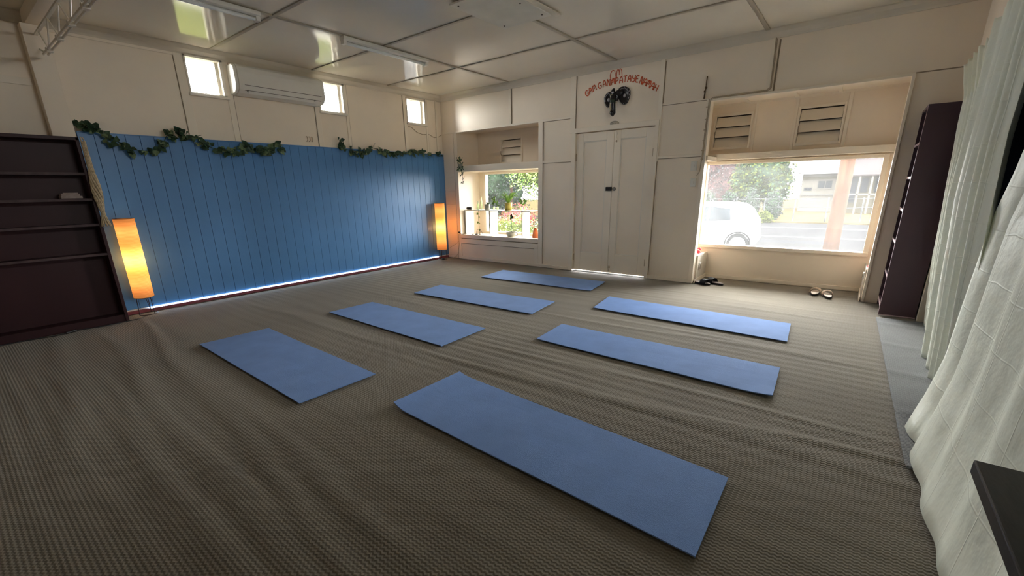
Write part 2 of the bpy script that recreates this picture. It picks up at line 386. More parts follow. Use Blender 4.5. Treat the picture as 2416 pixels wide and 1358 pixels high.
def thing(name, label, cat, loc=(0, 0, 0), group=None, kind=None):
    o = bpy.data.objects.new(name, None); COL.objects.link(o); o.location = loc; o.empty_display_size = 0.1
    if label: o['label'] = label
    if cat: o['category'] = cat
    if group: o['group'] = group
    if kind: o['kind'] = kind
    return o
def tag(o, label, cat, group=None, kind=None):
    o['label'] = label; o['category'] = cat
    if group: o['group'] = group
    if kind: o['kind'] = kind
    return o
def struct(o, label=None, cat=None):
    o['kind'] = 'structure'
    if label: o['label'] = label; o['category'] = cat
    return o
def holes_wall(mb, axis, w0, w1, a0, a1, z0, z1, holes):
    """wall slab with rectangular openings; axis 'x': slab spans w0..w1 in x and a in y; 'y': slab spans w in y and a in x"""
    A = sorted({a0, a1} | {h[0] for h in holes} | {h[1] for h in holes}); Z = sorted({z0, z1} | {h[2] for h in holes} | {h[3] for h in holes})
    for i in range(len(A) - 1):
        for j in range(len(Z) - 1):
            ca, cz = (A[i] + A[i + 1]) / 2, (Z[j] + Z[j + 1]) / 2
            if any(h[0] < ca < h[1] and h[2] < cz < h[3] for h in holes): continue
            if axis == 'x': mb.box(w0, w1, A[i], A[i + 1], Z[j], Z[j + 1])
            else: mb.box(A[i], A[i + 1], w0, w1, Z[j], Z[j + 1])
def copy_tree(o, parent=None):
    c = o.copy(); COL.objects.link(c); c.parent = parent
    for ch in list(o.children): copy_tree(ch, c)
    return c

ZC = 2.912
# ------------------------------------------------------------------ room shell
def floor_h(x, y):
    """pulled, rippled carpet: long ridges across the room and fine ripples"""
    h = 0.0
    for (xa, ya, xb, yb, wd, am) in RIDGES:
        t = (x - xa) / (xb - xa)
        if -0.15 < t < 1.15:
            yc = ya + (yb - ya) * t + 0.03 * math.sin(x * 2.3 + ya * 5)
            fall = min(1, max(0, (t + 0.15) / 0.3)) * min(1, max(0, (1.15 - t) / 0.3))
            h += 0.6 * am * fall * math.exp(-((y - yc) / wd) ** 2)
    n = mnoise.noise(Vector((x * 0.5, y * 0.7, 3.1)))
    m = mnoise.noise(Vector((x * 0.9, y * 0.9, 8.7)))
    h += 0.0022 * max(0, 0.4 + n) * math.sin(y * 2 * math.pi / 0.105 + 2.2 * m + 0.8 * math.sin(x * 1.1))
    h += 0.0014 * max(0, 0.3 - n) * math.sin(y * 2 * math.pi / 0.21 + 3 * m)
    h += 0.003 * m
    return h - 0.007
RIDGES = [(0.3, -5.10, 5.2, -5.62, 0.040, 0.016), (0.5, -5.46, 5.6, -5.80, 0.05, 0.017), (2.2, -5.26, 5.2, -5.44, 0.05, 0.012),
          (4.0, -3.98, 6.7, -3.66, 0.035, 0.016), (4.1, -3.80, 6.7, -3.86, 0.05, 0.012), (3.2, -2.45, 6.6, -2.25, 0.035, 0.010),
          (4.0, -2.16, 6.6, -2.30, 0.03, 0.008), (0.6, -4.10, 3.9, -3.98, 0.05, 0.008), (1.0, -2.85, 4.0, -2.95, 0.05, 0.008),
          (3.6, -0.95, 6.6, -1.05, 0.03, 0.008), (4.2, -0.62, 6.6, -0.72, 0.03, 0.007), (4.0, -0.3, 6.6, -0.35, 0.03, 0.006),
          (0.4, -5.75, 3.4, -6.10, 0.08, 0.012), (1.5, -1.5, 4.0, -1.62, 0.04, 0.006), (4.0, -3.0 - .5, 6.6, -3.45, 0.03, 0.008),
          (2.6, -5.75, 5.4, -5.95, 0.06, 0.012)]
fl = MB()
X0, X1, Y0, Y1 = -0.1, 7.3, -8.6, 0.62
fl.grid(lambda u, v: (X0 + (X1 - X0) * u, Y0 + (Y1 - Y0) * v, min(0.0, floor_h(X0 + (X1 - X0) * u, Y0 + (Y1 - Y0) * v))), 185, 420)
fo = fl.build('floor', carpet_m, smooth=True); struct(fo, 'brown-grey zigzag woven carpet covering the whole floor', 'carpet')
for p_ in fo.data.polygons:
    if p_.normal.z < 0: fo.data.flip_normals()
    break

c = MB().box(-0.2, 7.3, -8.7, 0.8, ZC, ZC + 0.12)
struct(c.build('ceiling', ceil_m), 'glossy cream ceiling of flat sheets with cover strips', 'ceiling')
t = MB()
for xx in (1.60, 3.42, 5.20): t.box(xx - 0.022, xx + 0.022, -8.5, -0.02, ZC - 0.014, ZC)
for yy in (-6.35, -3.76, -2.49, -1.20): t.box(0.0, 6.93, yy - 0.020, yy + 0.020, ZC - 0.011, ZC)
struct(t.build('trim_1', ceil_strip, bevel=0.003), 'narrow cover strips in a grid across the ceiling', 'trim')

WIN = [(-4.045, -3.64, 2.415, 2.82), (-2.425, -2.0, 2.40, 2.81), (-0.820, -0.385, 2.395, 2.795)]
w = MB(); holes_wall(w, 'x', -0.14, -0.015, -8.6, 0.12, -0.1, 3.0, WIN)
struct(w.build('wall_left', cream), 'cream left wall with three small high windows', 'wall')
w = MB()
NL = (0.37, 2.15, 0.465, 2.27); NR = (4.68, 6.505, -0.1, 2.26); DR = (2.815, 4.01, -0.1, 2.055)
holes_wall(w, 'y', 0.0, 0.10, -0.14, 7.05, -0.1, 3.0, [NL, NR, DR])
struct(w.build('wall_front', cream), 'cream front wall with double doors between two display niches', 'wall')
OPEN = (-5.6, -0.63, -0.1, 2.22)
FILL_WIN = [(-4.8, -3.2, 2.42, 2.82)]  # added out-of-view opening that brings more daylight onto the left wall
w = MB(); holes_wall(w, 'x', 6.93, 7.05, -8.6, 0.12, -0.1, 3.0, [OPEN] + FILL_WIN)
struct(w.build('wall_right', cream), 'cream right wall behind the pale green curtains', 'wall')
w = MB().box(-0.14, 7.05, -8.7, -8.6, -0.1, 3.0)
struct(w.build('wall_back', cream), 'cream back wall behind the photographer', 'wall')
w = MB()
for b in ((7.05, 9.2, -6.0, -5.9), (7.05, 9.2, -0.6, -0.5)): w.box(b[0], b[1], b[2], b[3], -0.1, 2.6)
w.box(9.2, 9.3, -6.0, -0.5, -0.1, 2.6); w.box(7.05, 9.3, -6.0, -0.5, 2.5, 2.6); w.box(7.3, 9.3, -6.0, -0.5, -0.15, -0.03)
struct(w.build('wall_storeroom', dark_room), 'unlit room behind the curtained opening, its darkness painted into the walls', 'wall')

# cornices
def cornice(name, pts_fn, a, b, label):
    prof = [(0, 0), (0.012, 0.0), (0.022, 0.018), (0.05, 0.05), (0.062, 0.085), (0.062, 0.10), (0, 0.10)]
    m = MB()
    pts_fn(m, prof, a, b)
    return struct(m.build(name, cornice_m), label, 'cornice')
def run_y(m, prof, a, b): m.prism([(p[0] - 0.015, p[1] + 2.816) for p in prof], 'y', a, b)
def run_x(m, prof, a, b): m.prism([(-p[0], p[1] + 2.816) for p in prof], 'x', a, b)
cornice('trim_2', run_y, -8.5, 0, 'moulded cornice along the left wall')
cornice('trim_3', run_x, 0, 6.93, 'moulded cornice along the front wall')

# battens on the left wall
t = MB(); xw = -0.003
for a, b_ in ((-4.135, -4.045), (-3.64, -3.575), (-2.50, -2.425), (-2.0, -1.955), (-0.885, -0.82), (-0.385, -0.345), (-0.145, -0.105)):
    t.box(-0.015, xw, a, b_, 1.90, 2.82)
t.box(-0.015, xw, -5.15, -4.135, 2.79, 2.82)
t.box(-0.015, xw, -8.5, -5.35, 2.30, 2.36)
struct(t.build('trim_4', cream_trim, bevel=0.002), 'upright cover strips on the cream upper left wall', 'trim')
t = MB()
for y in (-4.139, -3.571, -2.504, -1.951, -0.889, -0.341): t.box(-0.0148, -0.010, y - 0.004, y + 0.004, 1.9, 2.81)  # dark strips paint in the seams and shadow lines along the battens
struct(t.build('trim_5', cream_dark), 'painted dark seams and shadow lines beside the left wall strips', 'trim')
# battens on the front wall
t = MB()
_n = [0]
def fb(x0, x1, z0, z1, d=0.012):
    _n[0] += 1; t.box(x0, x1, -d - 0.0004 * _n[0], 0.0, z0, z1)
fb(1.565, 1.61, 2.30, 2.82); fb(2.715, 2.80, 2.06, 2.82); fb(4.02, 4.075, 1.6, 2.82); fb(5.25, 5.32, 2.29, 2.82)
fb(0.29, 0.37, 0.0, 2.27); fb(2.15, 2.23, 0.0, 2.30); fb(0.02, 2.80, 2.27, 2.30); fb(4.075, 4.64, 2.285, 2.30, 0.008)
fb(2.23, 2.76, 1.665, 1.70, 0.010); fb(4.075, 4.64, 1.635, 1.665, 0.010)
fb(2.75, 2.815, 0.0, 2.12, 0.018); fb(4.01, 4.06, 0.0, 2.12, 0.018); fb(2.75, 4.06, 2.058, 2.12, 0.018)
fb(0.37, 2.15, 0.40, 0.465, 0.022); fb(0.37, 2.15, 0.30, 0.385, 0.014); fb(2.075, 2.15, 0.0, 0.30, 0.010)
fb(4.63, 4.68, 0.0, 2.28, 0.012); fb(4.63, 6.53, 2.26, 2.285, 0.014); fb(6.505, 6.53, 0.0, 2.285, 0.014)
fb(0.0, 0.28, 0.0, 0.05, 0.012); fb(0.37, 2.75, 0.0, 0.045, 0.016); fb(4.06, 4.66, 0.0, 0.045, 0.012)
struct(t.build('trim_6', cream_trim, bevel=0.002), 'cover strips, architrave and skirting on the front wall', 'trim')
t = MB()
for (x0, x1, z0, z1) in ((1.612, 1.626, 2.30, 2.82), (2.802, 2.812, 2.12, 2.82), (2.232, 2.240, 0.05, 2.27), (4.077, 4.088, 2.31, 2.80), (4.062, 4.070, 0.05, 1.63),
                         (0.278, 0.289, 0.0, 2.265), (2.24, 2.74, 2.262, 2.268), (2.24, 2.74, 1.657, 1.664), (4.08, 4.62, 2.279, 2.285), (4.08, 4.62, 1.628, 1.634),
                         (0.39, 2.14, 0.386, 0.399), (0.39, 2.07, 0.290, 0.299), (5.322, 5.336, 2.29, 2.8), (6.53, 6.93, 2.282, 2.292)):
    t.box(x0, x1, -0.003, 0.0, z0, z1)
struct(t.build('trim_7', cream_dark), 'dark seams between the front wall panels', 'trim')
# pale block strip in the corner
t = MB(); zz = [0.05, 0.222, 0.725, 1.019, 1.265, 1.505, 1.823, 2.262]
for i in range(len(zz) - 1): t.box(0.004, 0.276, -0.008, 0.0, zz[i] + 0.003, zz[i + 1] - 0.003)
struct(t.build('trim_8', cream, bevel=0.002), 'stacked cream blocks in the corner beside the niche', 'trim')

# blue tongue-and-groove panelling
pn = thing('wall_panelling', 'blue tongue-and-groove panelling along the lower left wall', 'panelling', (0, -2.6, 0))
t = MB(); y = -5.14
while y < -0.01:
    y2 = min(y + 0.128, -0.001); t.box(-0.004, 0.010, y + 0.0016, y2 - 0.0016, 0.055, 1.912); y += 0.128
t.build('boards', blue_m, pn, bevel=0.002)
MB().box(-0.014, 0.004, -5.14, -0.001, 0.055, 1.908).build('backing', blue_groove, pn)
MB().box(-0.014, 0.014, -5.14, -0.001, 1.910, 1.922).build('top_cap', blue_m, pn, bevel=0.002)
t = MB().box(-0.014, 0.022, -5.6, -0.001, 0.0, 0.036)
struct(t.build('baseboard_left', maroon_m, bevel=0.003), 'dark maroon skirting under the blue panelling', 'skirting')
tag(MB().box(0.0105, 0.019, -4.93, -0.30, 0.038, 0.046).build('led_strip', led_m), 'glowing bluish-white light strip along the foot of the blue panelling', 'light strip')

# post, beam and lattice truss
post = MB(); post.box(-0.015, 0.115, -5.335, -5.165, 0.0, 2.80)
struct(post.build('trim_9', cream, bevel=0.003), 'cream post on the left wall under the beam', 'post')
bm_ = MB().box(0.0, 6.93, -5.30, -5.19, 2.80, ZC)
struct(bm_.build('trim_10', cream, bevel=0.003), 'boxed cream ceiling beam across the room', 'beam')
tr = thing('roof_truss', 'white steel lattice girder under the ceiling beam, upper left corner', 'truss', (3.4, -5.25, 2.52))
t = MB()
for yy in (-5.265, -5.235): t.box(0.30, 6.90, yy - 0.005, yy + 0.005, 2.517, 2.533)
t.build('bottom_chord', white_trim, tr, bevel=0.002)
MB().box(0.115, 6.90, -5.262, -5.238, 2.71, 2.725).build('top_chord', white_trim, tr)
t = MB(); x = 0.27
t.tube([(0.12, -5.25, 2.60), (0.34, -5.25, 2.53)], 0.007, 6)
while x < 6.6:
    t.tube([(x, -5.25, 2.715), (x + 0.23, -5.25, 2.53)], 0.006, 6); t.tube([(x + 0.23, -5.25, 2.53), (x + 0.48, -5.25, 2.715)], 0.006, 6)
    t.box(x + 0.205, x + 0.255, -5.272, -5.228, 2.508, 2.542); x += 0.48
t.build('web_bars', white_trim, tr)

# ------------------------------------------------------------------ windows, niches, doors
def small_window(n, y0, y1, z0, z1, label):
    W = thing('window_%d' % n, label, 'window', (0, (y0 + y1) / 2, z0), kind='structure')
    f = MB(); d0, d1 = -0.11, 0.006
    f.box(d0, d1, y0, y0 + 0.02, z0, z1); f.box(d0, d1, y1 - 0.035, y1, z0, z1); f.box(d0, d1, y0, y1, z1 - 0.022, z1); f.box(d0, d1, y0, y1, z0, z0 + 0.02)
    f.box(-0.09, -0.06, y1 - 0.065, y1 - 0.035, z0, z1)
    f.build('frame', white_trim, W, bevel=0.002)
    MB().box(-0.12, 0.03, y0 - 0.012, y1 + 0.012, z0 - 0.022, z0 + 0.006).build('sill', white_trim, W, bevel=0.003)
    MB().box(-0.080, -0.076, y0 + 0.015, y1 - 0.03, z0 + 0.015, z1 - 0.015).build('pane', clear, W)
for i, q in enumerate(WIN):
    small_window(i + 1, *q, ('small high window between the beam post and the air conditioner', 'small high window just right of the air conditioner', 'small high window nearest the room corner')[i])

for i, (ya, yb, za, zb) in enumerate(FILL_WIN):
    W = thing('window_%d' % (9 + i), 'added unseen high window above the curtains, brightening the left wall', 'window', (6.99, (ya + yb) / 2, za), kind='structure')
    f = MB(); f.box(6.92, 7.06, ya, ya + 0.03, za, zb); f.box(6.92, 7.06, yb - 0.03, yb, za, zb); f.box(6.92, 7.06, ya, yb, za, za + 0.03); f.box(6.92, 7.06, ya, yb, zb - 0.03, zb)
    f.build('frame', white_trim, W); MB().box(7.0, 7.004, ya + 0.03, yb - 0.03, za + 0.03, zb - 0.03).build('pane', clear, W)
DB = 0.57
# niche shells
t = MB()
t.box(0.25, 0.37, 0.10, DB + 0.1, 0.3, 2.4)           # left side
t.box(2.30, 2.42, 0.10, DB + 0.1, 0.3, 2.4)
t.box(0.25, 2.42, 0.0 + 0.1, DB + 0.1, 2.30, 2.42)
t.box(0.25, 2.42, 0.0 + 0.1, DB + 0.1, 0.34, 0.445)
holes_wall(t, 'y', DB, DB + 0.09, 0.25, 2.42, 0.3, 2.42, [(0.515, 2.20, 0.475, 1.56), (0.915, 1.405, 1.756, 2.15)])
struct(t.build('wall_niche_left', cream), 'recessed cream display niche left of the doors', 'wall')
t = MB()
t.box(4.33, 4.45, 0.10, DB + 0.1, -0.1, 2.4); t.box(6.60, 6.72, 0.10, DB + 0.1, -0.1, 2.4)
t.box(4.33, 6.72, 0.10, DB + 0.1, 2.29, 2.42)
holes_wall(t, 'y', DB, DB + 0.09, 4.33, 6.72, -0.1, 2.42, [(4.549, 6.466, 0.458, 1.558), (4.595, 5.052, 1.755, 2.162), (5.545, 6.010, 1.742, 2.158)])
struct(t.build('wall_niche_right', cream), 'recessed cream shopfront bay right of the doors', 'wall')
# ledges at either side of the right bay
t = MB().box(4.44, 4.70, 0.10, DB, -0.02, 0.365)
struct(t.build('trim_11', white_trim, bevel=0.004), 'low white ledge at the left end of the shopfront bay', 'ledge')
t = MB().box(6.492, 6.61, 0.10, DB, -0.02, 0.345)
struct(t.build('trim_12', white_trim, bevel=0.004), 'low white ledge at the right end of the shopfront bay', 'ledge')
t = MB(); t.box(4.70, 6.492, DB - 0.014, DB, 0.0, 0.045); t.box(4.70, 4.712, 0.0, DB, 0.0, 0.05); t.box(6.480, 6.492, 0.0, DB, 0.0, 0.05)
for (x, w_) in ((4.99, .02), (5.51, .02), (5.93, .02)): t.box(x - w_, x + w_, 0.1, DB, 2.275, 2.29)
t.box(5.075, 5.10, DB - 0.012, DB, 1.66, 2.29); t.box(5.505, 5.535, DB - 0.012, DB, 1.66, 2.29); t.box(6.02, 6.055, DB - 0.012, DB, 1.66, 2.29)
t.box(4.45, 6.60, DB - 0.01, DB, 2.262, 2.29)
struct(t.build('trim_13', cream_trim, bevel=0.002), 'cream strips and skirting inside the shopfront bay', 'trim')
t = MB(); t.box(4.45, 6.60, DB - 0.10, DB - 0.03, 1.60, 1.675); t.box(4.45, 4.70, 0.02, DB - 0.06, 1.585, 1.64)
struct(t.build('trim_14', cream_trim, bevel=0.004), 'cream rail above the large shop window', 'rail')
struct(MB().box(0.37, 2.30, 0.045, DB, 1.60, 1.625).build('trim_18', cream, bevel=0.002), 'board dividing the left niche above its window', 'board')
t = MB().box(0.37, 2.15, 0.0, 0.045, 1.597, 1.703)
struct(t.build('trim_15', cream_trim, bevel=0.004), 'cream rail across the left niche', 'rail')

def big_window(n, x0, x1, z0, z1, label, gm):
    W = thing('window_%d' % n, label, 'window', ((x0 + x1) / 2, DB, z0), kind='structure')
    f = MB(); a, b = DB - 0.02, DB + 0.06; s = 0.028
    f.box(x0 - 0.05, x0, a, b, z0 - 0.05, z1 + 0.04); f.box(x1, x1 + 0.05, a, b, z0 - 0.05, z1 + 0.04)
    f.box(x0, x1, a, b, z1, z1 + 0.04); f.box(x0 - 0.05, x1 + 0.05, a - 0.02, b, z0 - 0.045, z0)
    f.build('frame', cream_trim, W, bevel=0.004)
    MB().box(x0, x1, DB + 0.03, DB + 0.035, z0, z1).build('pane', gm, W)
big_window(4, 0.545, 2.15, 0.485, 1.555, 'small shop window in the left display niche looking onto garden', niche_glass)
big_window(5, 4.585, 6.440, 0.475, 1.545, 'large dusty shop window looking onto the street and white car', dusty)

def louvre(n, x0, x1, z0, z1, label):
    W = thing('window_%d' % n, label, 'louvre window', ((x0 + x1) / 2, DB, z0), kind='structure')
    f = MB(); s = 0.022; a, b = DB - 0.016, DB + 0.05
    f.box(x0 - s, x0, a, b, z0 - 0.035, z1 + s); f.box(x1, x1 + s, a, b, z0 - 0.035, z1 + s); f.box(x0, x1, a, b, z1, z1 + s); f.box(x0, x1, a, b, z0 - 0.035, z0)
    f.build('frame', cream_trim, W, bevel=0.003)
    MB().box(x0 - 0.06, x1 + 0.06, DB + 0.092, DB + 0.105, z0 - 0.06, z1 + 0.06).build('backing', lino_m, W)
    h = (z1 - z0) / 3.0
    for k in range(3):
        zc = z0 + h * (k + 0.42)
        M = Matrix.Translation((0, DB + 0.032, zc)) @ Matrix.Rotation(R(-24), 4, 'X')
        MB().box(x0 + 0.004, x1 - 0.004, -0.004, 0.004, -h * 0.52, h * 0.52, M).build('louvre_blade', cream_trim, W, bevel=0.002)
    MB().tube([(x0 + 0.01, DB - 0.005, z0 + h * 0.9), (x0 + 0.008, DB - 0.03, z0 + h * 1.1), (x0 + 0.006, DB - 0.02, z0 + h * 1.5)], 0.005, 6).build('lever', cream_dark, W)
louvre(6, 0.94, 1.395, 1.765, 2.14, 'louvre vent high in the shadowed left niche')
louvre(7, 4.615, 5.035, 1.77, 2.15, 'left louvre vent above the large shop window')
louvre(8, 5.565, 5.99, 1.757, 2.145, 'right louvre vent above the large shop window')

def door(n, x0, x1, side, label):
    D = thing('door_%d' % n, label, 'door', ((x0 + x1) / 2, 0, 0), kind='structure')
    f = MB(); a, b = 0.012, 0.048; z0, z1 = 0.018, 2.045
    px0, px1 = (2.94, 3.31) if side < 0 else (3.525, 3.89)
    f.box(x0, px0, a, b, z0, z1); f.box(px1, x1, a, b, z0, z1); f.box(px0, px1, a, b, z0, 0.30); f.box(px0, px1, a, b, 1.93, z1)
    f.build('stiles_and_rails', cream_trim, D, bevel=0.004)
    MB().box(px0, px1, a + 0.014, b - 0.006, 0.30, 1.93).build('panel', cream, D)
    f = MB()
    for q in ((px0, px0 + 0.012, 0.30, 1.93), (px1 - 0.012, px1, 0.30, 1.93), (px0, px1, 0.30, 0.312), (px0, px1, 1.918, 1.93)): f.box(q[0], q[1], a + 0.004, a + 0.016, q[2], q[3])
    f.build('panel_bead', white_trim, D, bevel=0.003)
    hx = x0 + 0.004 if side < 0 else x1 - 0.004
    for hz in (0.22, 1.72): MB().tube([(hx, 0.004, hz - 0.05), (hx, 0.004, hz + 0.05)], 0.008, 8).build('hinge', wire_m, D)
    return D
d1 = door(1, 2.822, 3.418, -1, 'left leaf of the cream panelled double doors, with black lock')
d2 = door(2, 3.424, 4.003, 1, 'right leaf of the cream panelled double doors, with sliding bolt')
MB().box(3.338, 3.425, -0.020, 0.012, 1.230, 1.284).build('lock', black_m, d1, bevel=0.005)
MB().lathe([(0.0, 0), (0.028, 0), (0.026, 0.008), (0.018, 0.022), (0.0, 0.026)], 20, (3.462, 0.012, 1.255), Matrix.Rotation(R(90), 4, 'X')).build('knob', steel_m, d2, smooth=True)
f = MB(); f.tube([(3.455, 0.002, 1.905), (3.455, 0.002, 2.035)], 0.008, 8); f.box(3.440, 3.470, 0.0, 0.012, 1.905, 1.935); f.box(3.440, 3.470, 0.0, 0.012, 1.985, 2.015)
f.build('top_bolt', cream_trim, d2)
MB().ball((3.466, -0.006, 1.90), 0.014, sc=(1, .6, 1)).build('bolt_knob', wire_m, d2, smooth=True)
f = MB(); f.tube([(3.447, 0.002, 0.04), (3.447, 0.002, 0.14)], 0.007, 8); f.box(3.435, 3.460, 0, 0.012, 0.09, 0.12); f.build('foot_bolt', wire_m, d2)
struct(MB().box(2.80, 4.03, 0.052, 0.075, 2.02, 2.07).box(2.80, 2.845, 0.052, 0.075, 0.02, 2.07).box(3.985, 4.03, 0.052, 0.075, 0.02, 2.07).box(3.395, 3.445, 0.052, 0.075, 0.02, 2.05).build('trim_17', cream_dark), 'added strips behind the double doors, blocking light through the gaps', 'trim')  # added to stop daylight leaking through the gaps round the leaves
struct(MB().box(2.70, 4.12, 0.0, 0.10, -0.12, -0.004).build('trim_16', footpath_m), 'threshold under the double doors', 'threshold')

# exposed cable and conduit on the front wall
t = MB(); pts = [(5.285, -0.018, 2.82), (5.290, -0.018, 2.60), (5.294, -0.02, 2.33), (5.26, -0.02, 2.305), (4.70, -0.02, 2.300), (4.655, -0.02, 2.28), (4.645, -0.02, 2.0), (4.640, -0.02, 1.60), (4.630, -0.02, 1.45), (4.60, -0.02, 1.40)]
t.tube(pts, 0.006, 6); t.tube([(p[0] + 0.013, p[1], p[2] - 0.010) for p in pts[:8]], 0.005, 6)
for z in (2.2, 2.06, 1.94, 1.82, 1.70, 1.60): t.box(4.628, 4.660, -0.030, -0.012, z - 0.006, z + 0.006)
tag(t.build('electrical_conduit', wire_m), 'thin painted cables clipped round the corner of the shopfront bay', 'cable')
t = MB(); t.tube([(4.600, -0.010, 2.545), (4.597, -0.012, 2.44), (4.588, -0.010, 2.30)], [0.008, 0.006, 0.010], 6)
t.ball((4.600, -0.012, 2.42), 0.014); t.ball((4.588, -0.012, 2.38), 0.012)
tag(t.build('wall_hook', mat('rusty_metal', (0.12, 0.07, 0.035), 0.8, 0.2, var=0.4, vscale=40)), 'rusty hook and chain on the front wall above the bay corner', 'hook')
def switch(x, z, w, h, label):
    S = thing('wall_switch', label, 'switch', (x, 0, z))
    MB().box(x - w / 2, x + w / 2, -0.022, 0, z - h / 2, z + h / 2).build('cover_plate', plastic_w, S, bevel=0.004)
    MB().box(x - 0.010, x + 0.010, -0.030, -0.022, z - 0.014, z + 0.014).build('rocker', plastic_w, S, bevel=0.002)
switch(4.552, 1.522, 0.075, 0.115, 'upper white switch box beside the shopfront bay')
switch(4.565, 1.318, 0.070, 0.105, 'lower white switch plate beside the shopfront bay')

# ------------------------------------------------------------------ ceiling fittings
def tube_light(cx, y0, y1, label):
    T = thing('fluorescent_light', label, 'ceiling light', (cx, (y0 + y1) / 2, ZC), group='unlit tube lights on the ceiling')
    MB().prism([(cx - 0.045, ZC - 0.014), (cx - 0.045, ZC - 0.045), (cx - 0.025, ZC - 0.055), (cx + 0.025, ZC - 0.055), (cx + 0.045, ZC - 0.045), (cx + 0.045, ZC - 0.014)], 'y', y0, y1).build('housing', plastic_w, T, bevel=0.003)
    for yy in (y0 + 0.02, y1 - 0.02): MB().box(cx - 0.032, cx + 0.032, yy - 0.02, yy + 0.02, ZC - 0.090, ZC - 0.045).build('end_cap', plastic_w, T, bevel=0.004)
    MB().tube([(cx, y0 + 0.03, ZC - 0.072), (cx, y1 - 0.03, ZC - 0.072)], 0.016, 12).build('tube', mat('tube_glass', (0.8, 0.8, 0.78), 0.3, 0.5), T, smooth=True)
tube_light(1.60, -3.03, -1.80, 'unlit tube light nearer the room corner')
tube_light(1.60, -5.12, -3.90, 'unlit tube light nearer the lattice beam')
V = thing('ceiling_hatch', 'pale screwed square cover panel on the ceiling above the room centre', 'panel', (3.38, -2.47, ZC))
MB().box(3.08, 3.66, -2.88, -2.06, ZC - 0.030, ZC - 0.014).build('cover_panel', mat('hatch_paint', (0.66, 0.62, 0.54), 0.5, 0.35, var=0.06, vscale=5), V, bevel=0.003)
f = MB()
for (sx, sy) in ((3.14, -2.82), (3.14, -2.14), (3.60, -2.82), (3.60, -2.14), (3.60, -2.5)):
    MB().ball((sx, sy, ZC - 0.031), 0.009, sc=(1, 1, 0.5)).build('screw', dark_slot, V)
MB().box(3.66, 3.72, -2.95, -1.98, ZC - 0.024, ZC - 0.011).build('edge_strip', cornice_m, V, bevel=0.003)

# air conditioner
A = thing('air_conditioner', 'white split air conditioner between the first and second small windows', 'air conditioner', (0.1, -3.02, 2.45))
prof = [(-0.013, 2.455), (0.06, 2.452), (0.13, 2.468), (0.175, 2.50), (0.195, 2.56), (0.195, 2.70), (0.18, 2.755), (0.14, 2.785), (-0.013, 2.788)]
MB().prism(prof, 'y', -3.56, -2.47).build('body', plastic_w, A, bevel=0.008)
for (ya, yb) in ((-3.60, -3.56), (-2.47, -2.43)):
    MB().prism([(p[0] * 0.96, 2.62 + (p[1] - 2.62) * 0.97) for p in prof], 'y', ya, yb).build('end_cover', plastic_w, A, bevel=0.012)
f = MB(); f.box(0.150, 0.1835, -3.50, -2.50, 2.497, 2.501); f.build('outlet_gap', dark_slot, A)
f = MB(); f.tube([(0.1965, -3.50, 2.555), (0.1965, -2.49, 2.555)], 0.0028, 6); f.build('panel_seam', dark_slot, A)
M = Matrix.Translation((0.162, 0, 2.483)) @ Matrix.Rotation(R(38), 4, 'Y')
MB().box(-0.004, 0.004, -3.46, -2.60, -0.022, 0.022, Matrix.Translation((0.166, 0, 2.486)) @ Matrix.Rotation(R(38), 4, 'Y')).build('outlet_flap', plastic_w, A, bevel=0.002)
for yy in (-3.47, -2.59): MB().box(0.150, 0.186, yy - 0.002, yy + 0.002, 2.488, 2.504).build('flap_seam', dark_slot, A)

# three pegs on the wall
for k, yy in enumerate((-2.688, -2.650, -2.612)):
    t = MB(); t.tube([(-0.014, yy, 2.045), (0.010, yy, 2.045), (0.020, yy, 2.03), (0.020, yy, 2.0), (0.008, yy, 1.985), (-0.014, yy, 1.988)], 0.005, 6)
    tag(t.build('wall_peg', wire_m), 'small bent wire hook on the cream wall above the blue panelling', 'hook', 'three small wire hooks in a row')
t = MB(); t.tube([(-0.012, -0.79, 2.345), (-0.010, -0.725, 2.335), (-0.010, -0.607, 2.263), (-0.010, -0.481, 2.238), (-0.01, -0.40, 2.245), (-0.010, -0.327, 2.249), (-0.01, -0.20, 2.205), (-0.008, -0.09, 2.225), (-0.004, -0.02, 2.262)], 0.006, 6)
tag(t.build('wall_wire', wire_m), 'wavy thin wire on the wall below the small window in the corner', 'wire')

# ------------------------------------------------------------------ painted lettering
GL = {
 'G': [[(.95, .85), (.6, 1), (.2, .85), (0, .5), (.2, .12), (.6, 0), (.95, .2), (.95, .45), (.55, .45)]],
 'A': [[(0, 0), (.15, .6), (.45, 1), (.75, .85), (.9, .5), (.95, 0)], [(.08, .42), (.92, .42)]],
 'M': [[(0, 0), (.1, .8), (.3, 1), (.48, .75), (.5, .35)], [(.5, .6), (.62, .95), (.82, .95), (.95, .7), (1, 0)]],
 'N': [[(0, 0), (.1, .95), (.25, 1), (.7, .1), (.85, .05), (.95, 1)]],
 'P': [[(.1, 0), (.1, 1), (.6, .98), (.85, .75), (.6, .5), (.1, .45)]],
 'T': [[(0, 1), (1, 1.02)], [(.5, 1), (.45, 0)]],
 'Y': [[(.1, 1), (.15, .6), (.45, .5), (.85, .6)], [(.9, 1.05), (.85, .4), (.6, .0), (.2, .05)]],
 'E': [[(1, .98), (.5, 1), (.15, .8), (.1, .4), (.3, .02), (.9, 0)], [(.12, .5), (.75, .55)]],
 'H': [[(.1, 1), (.05, 0)], [(.9, 1), (.95, 0)], [(.08, .5), (.92, .5)]],
 'O': [[(.5, 1), (.15, .8), (0, .45), (.2, .08), (.5, 0), (.82, .15), (1, .5), (.85, .88), (.5, 1)]]}
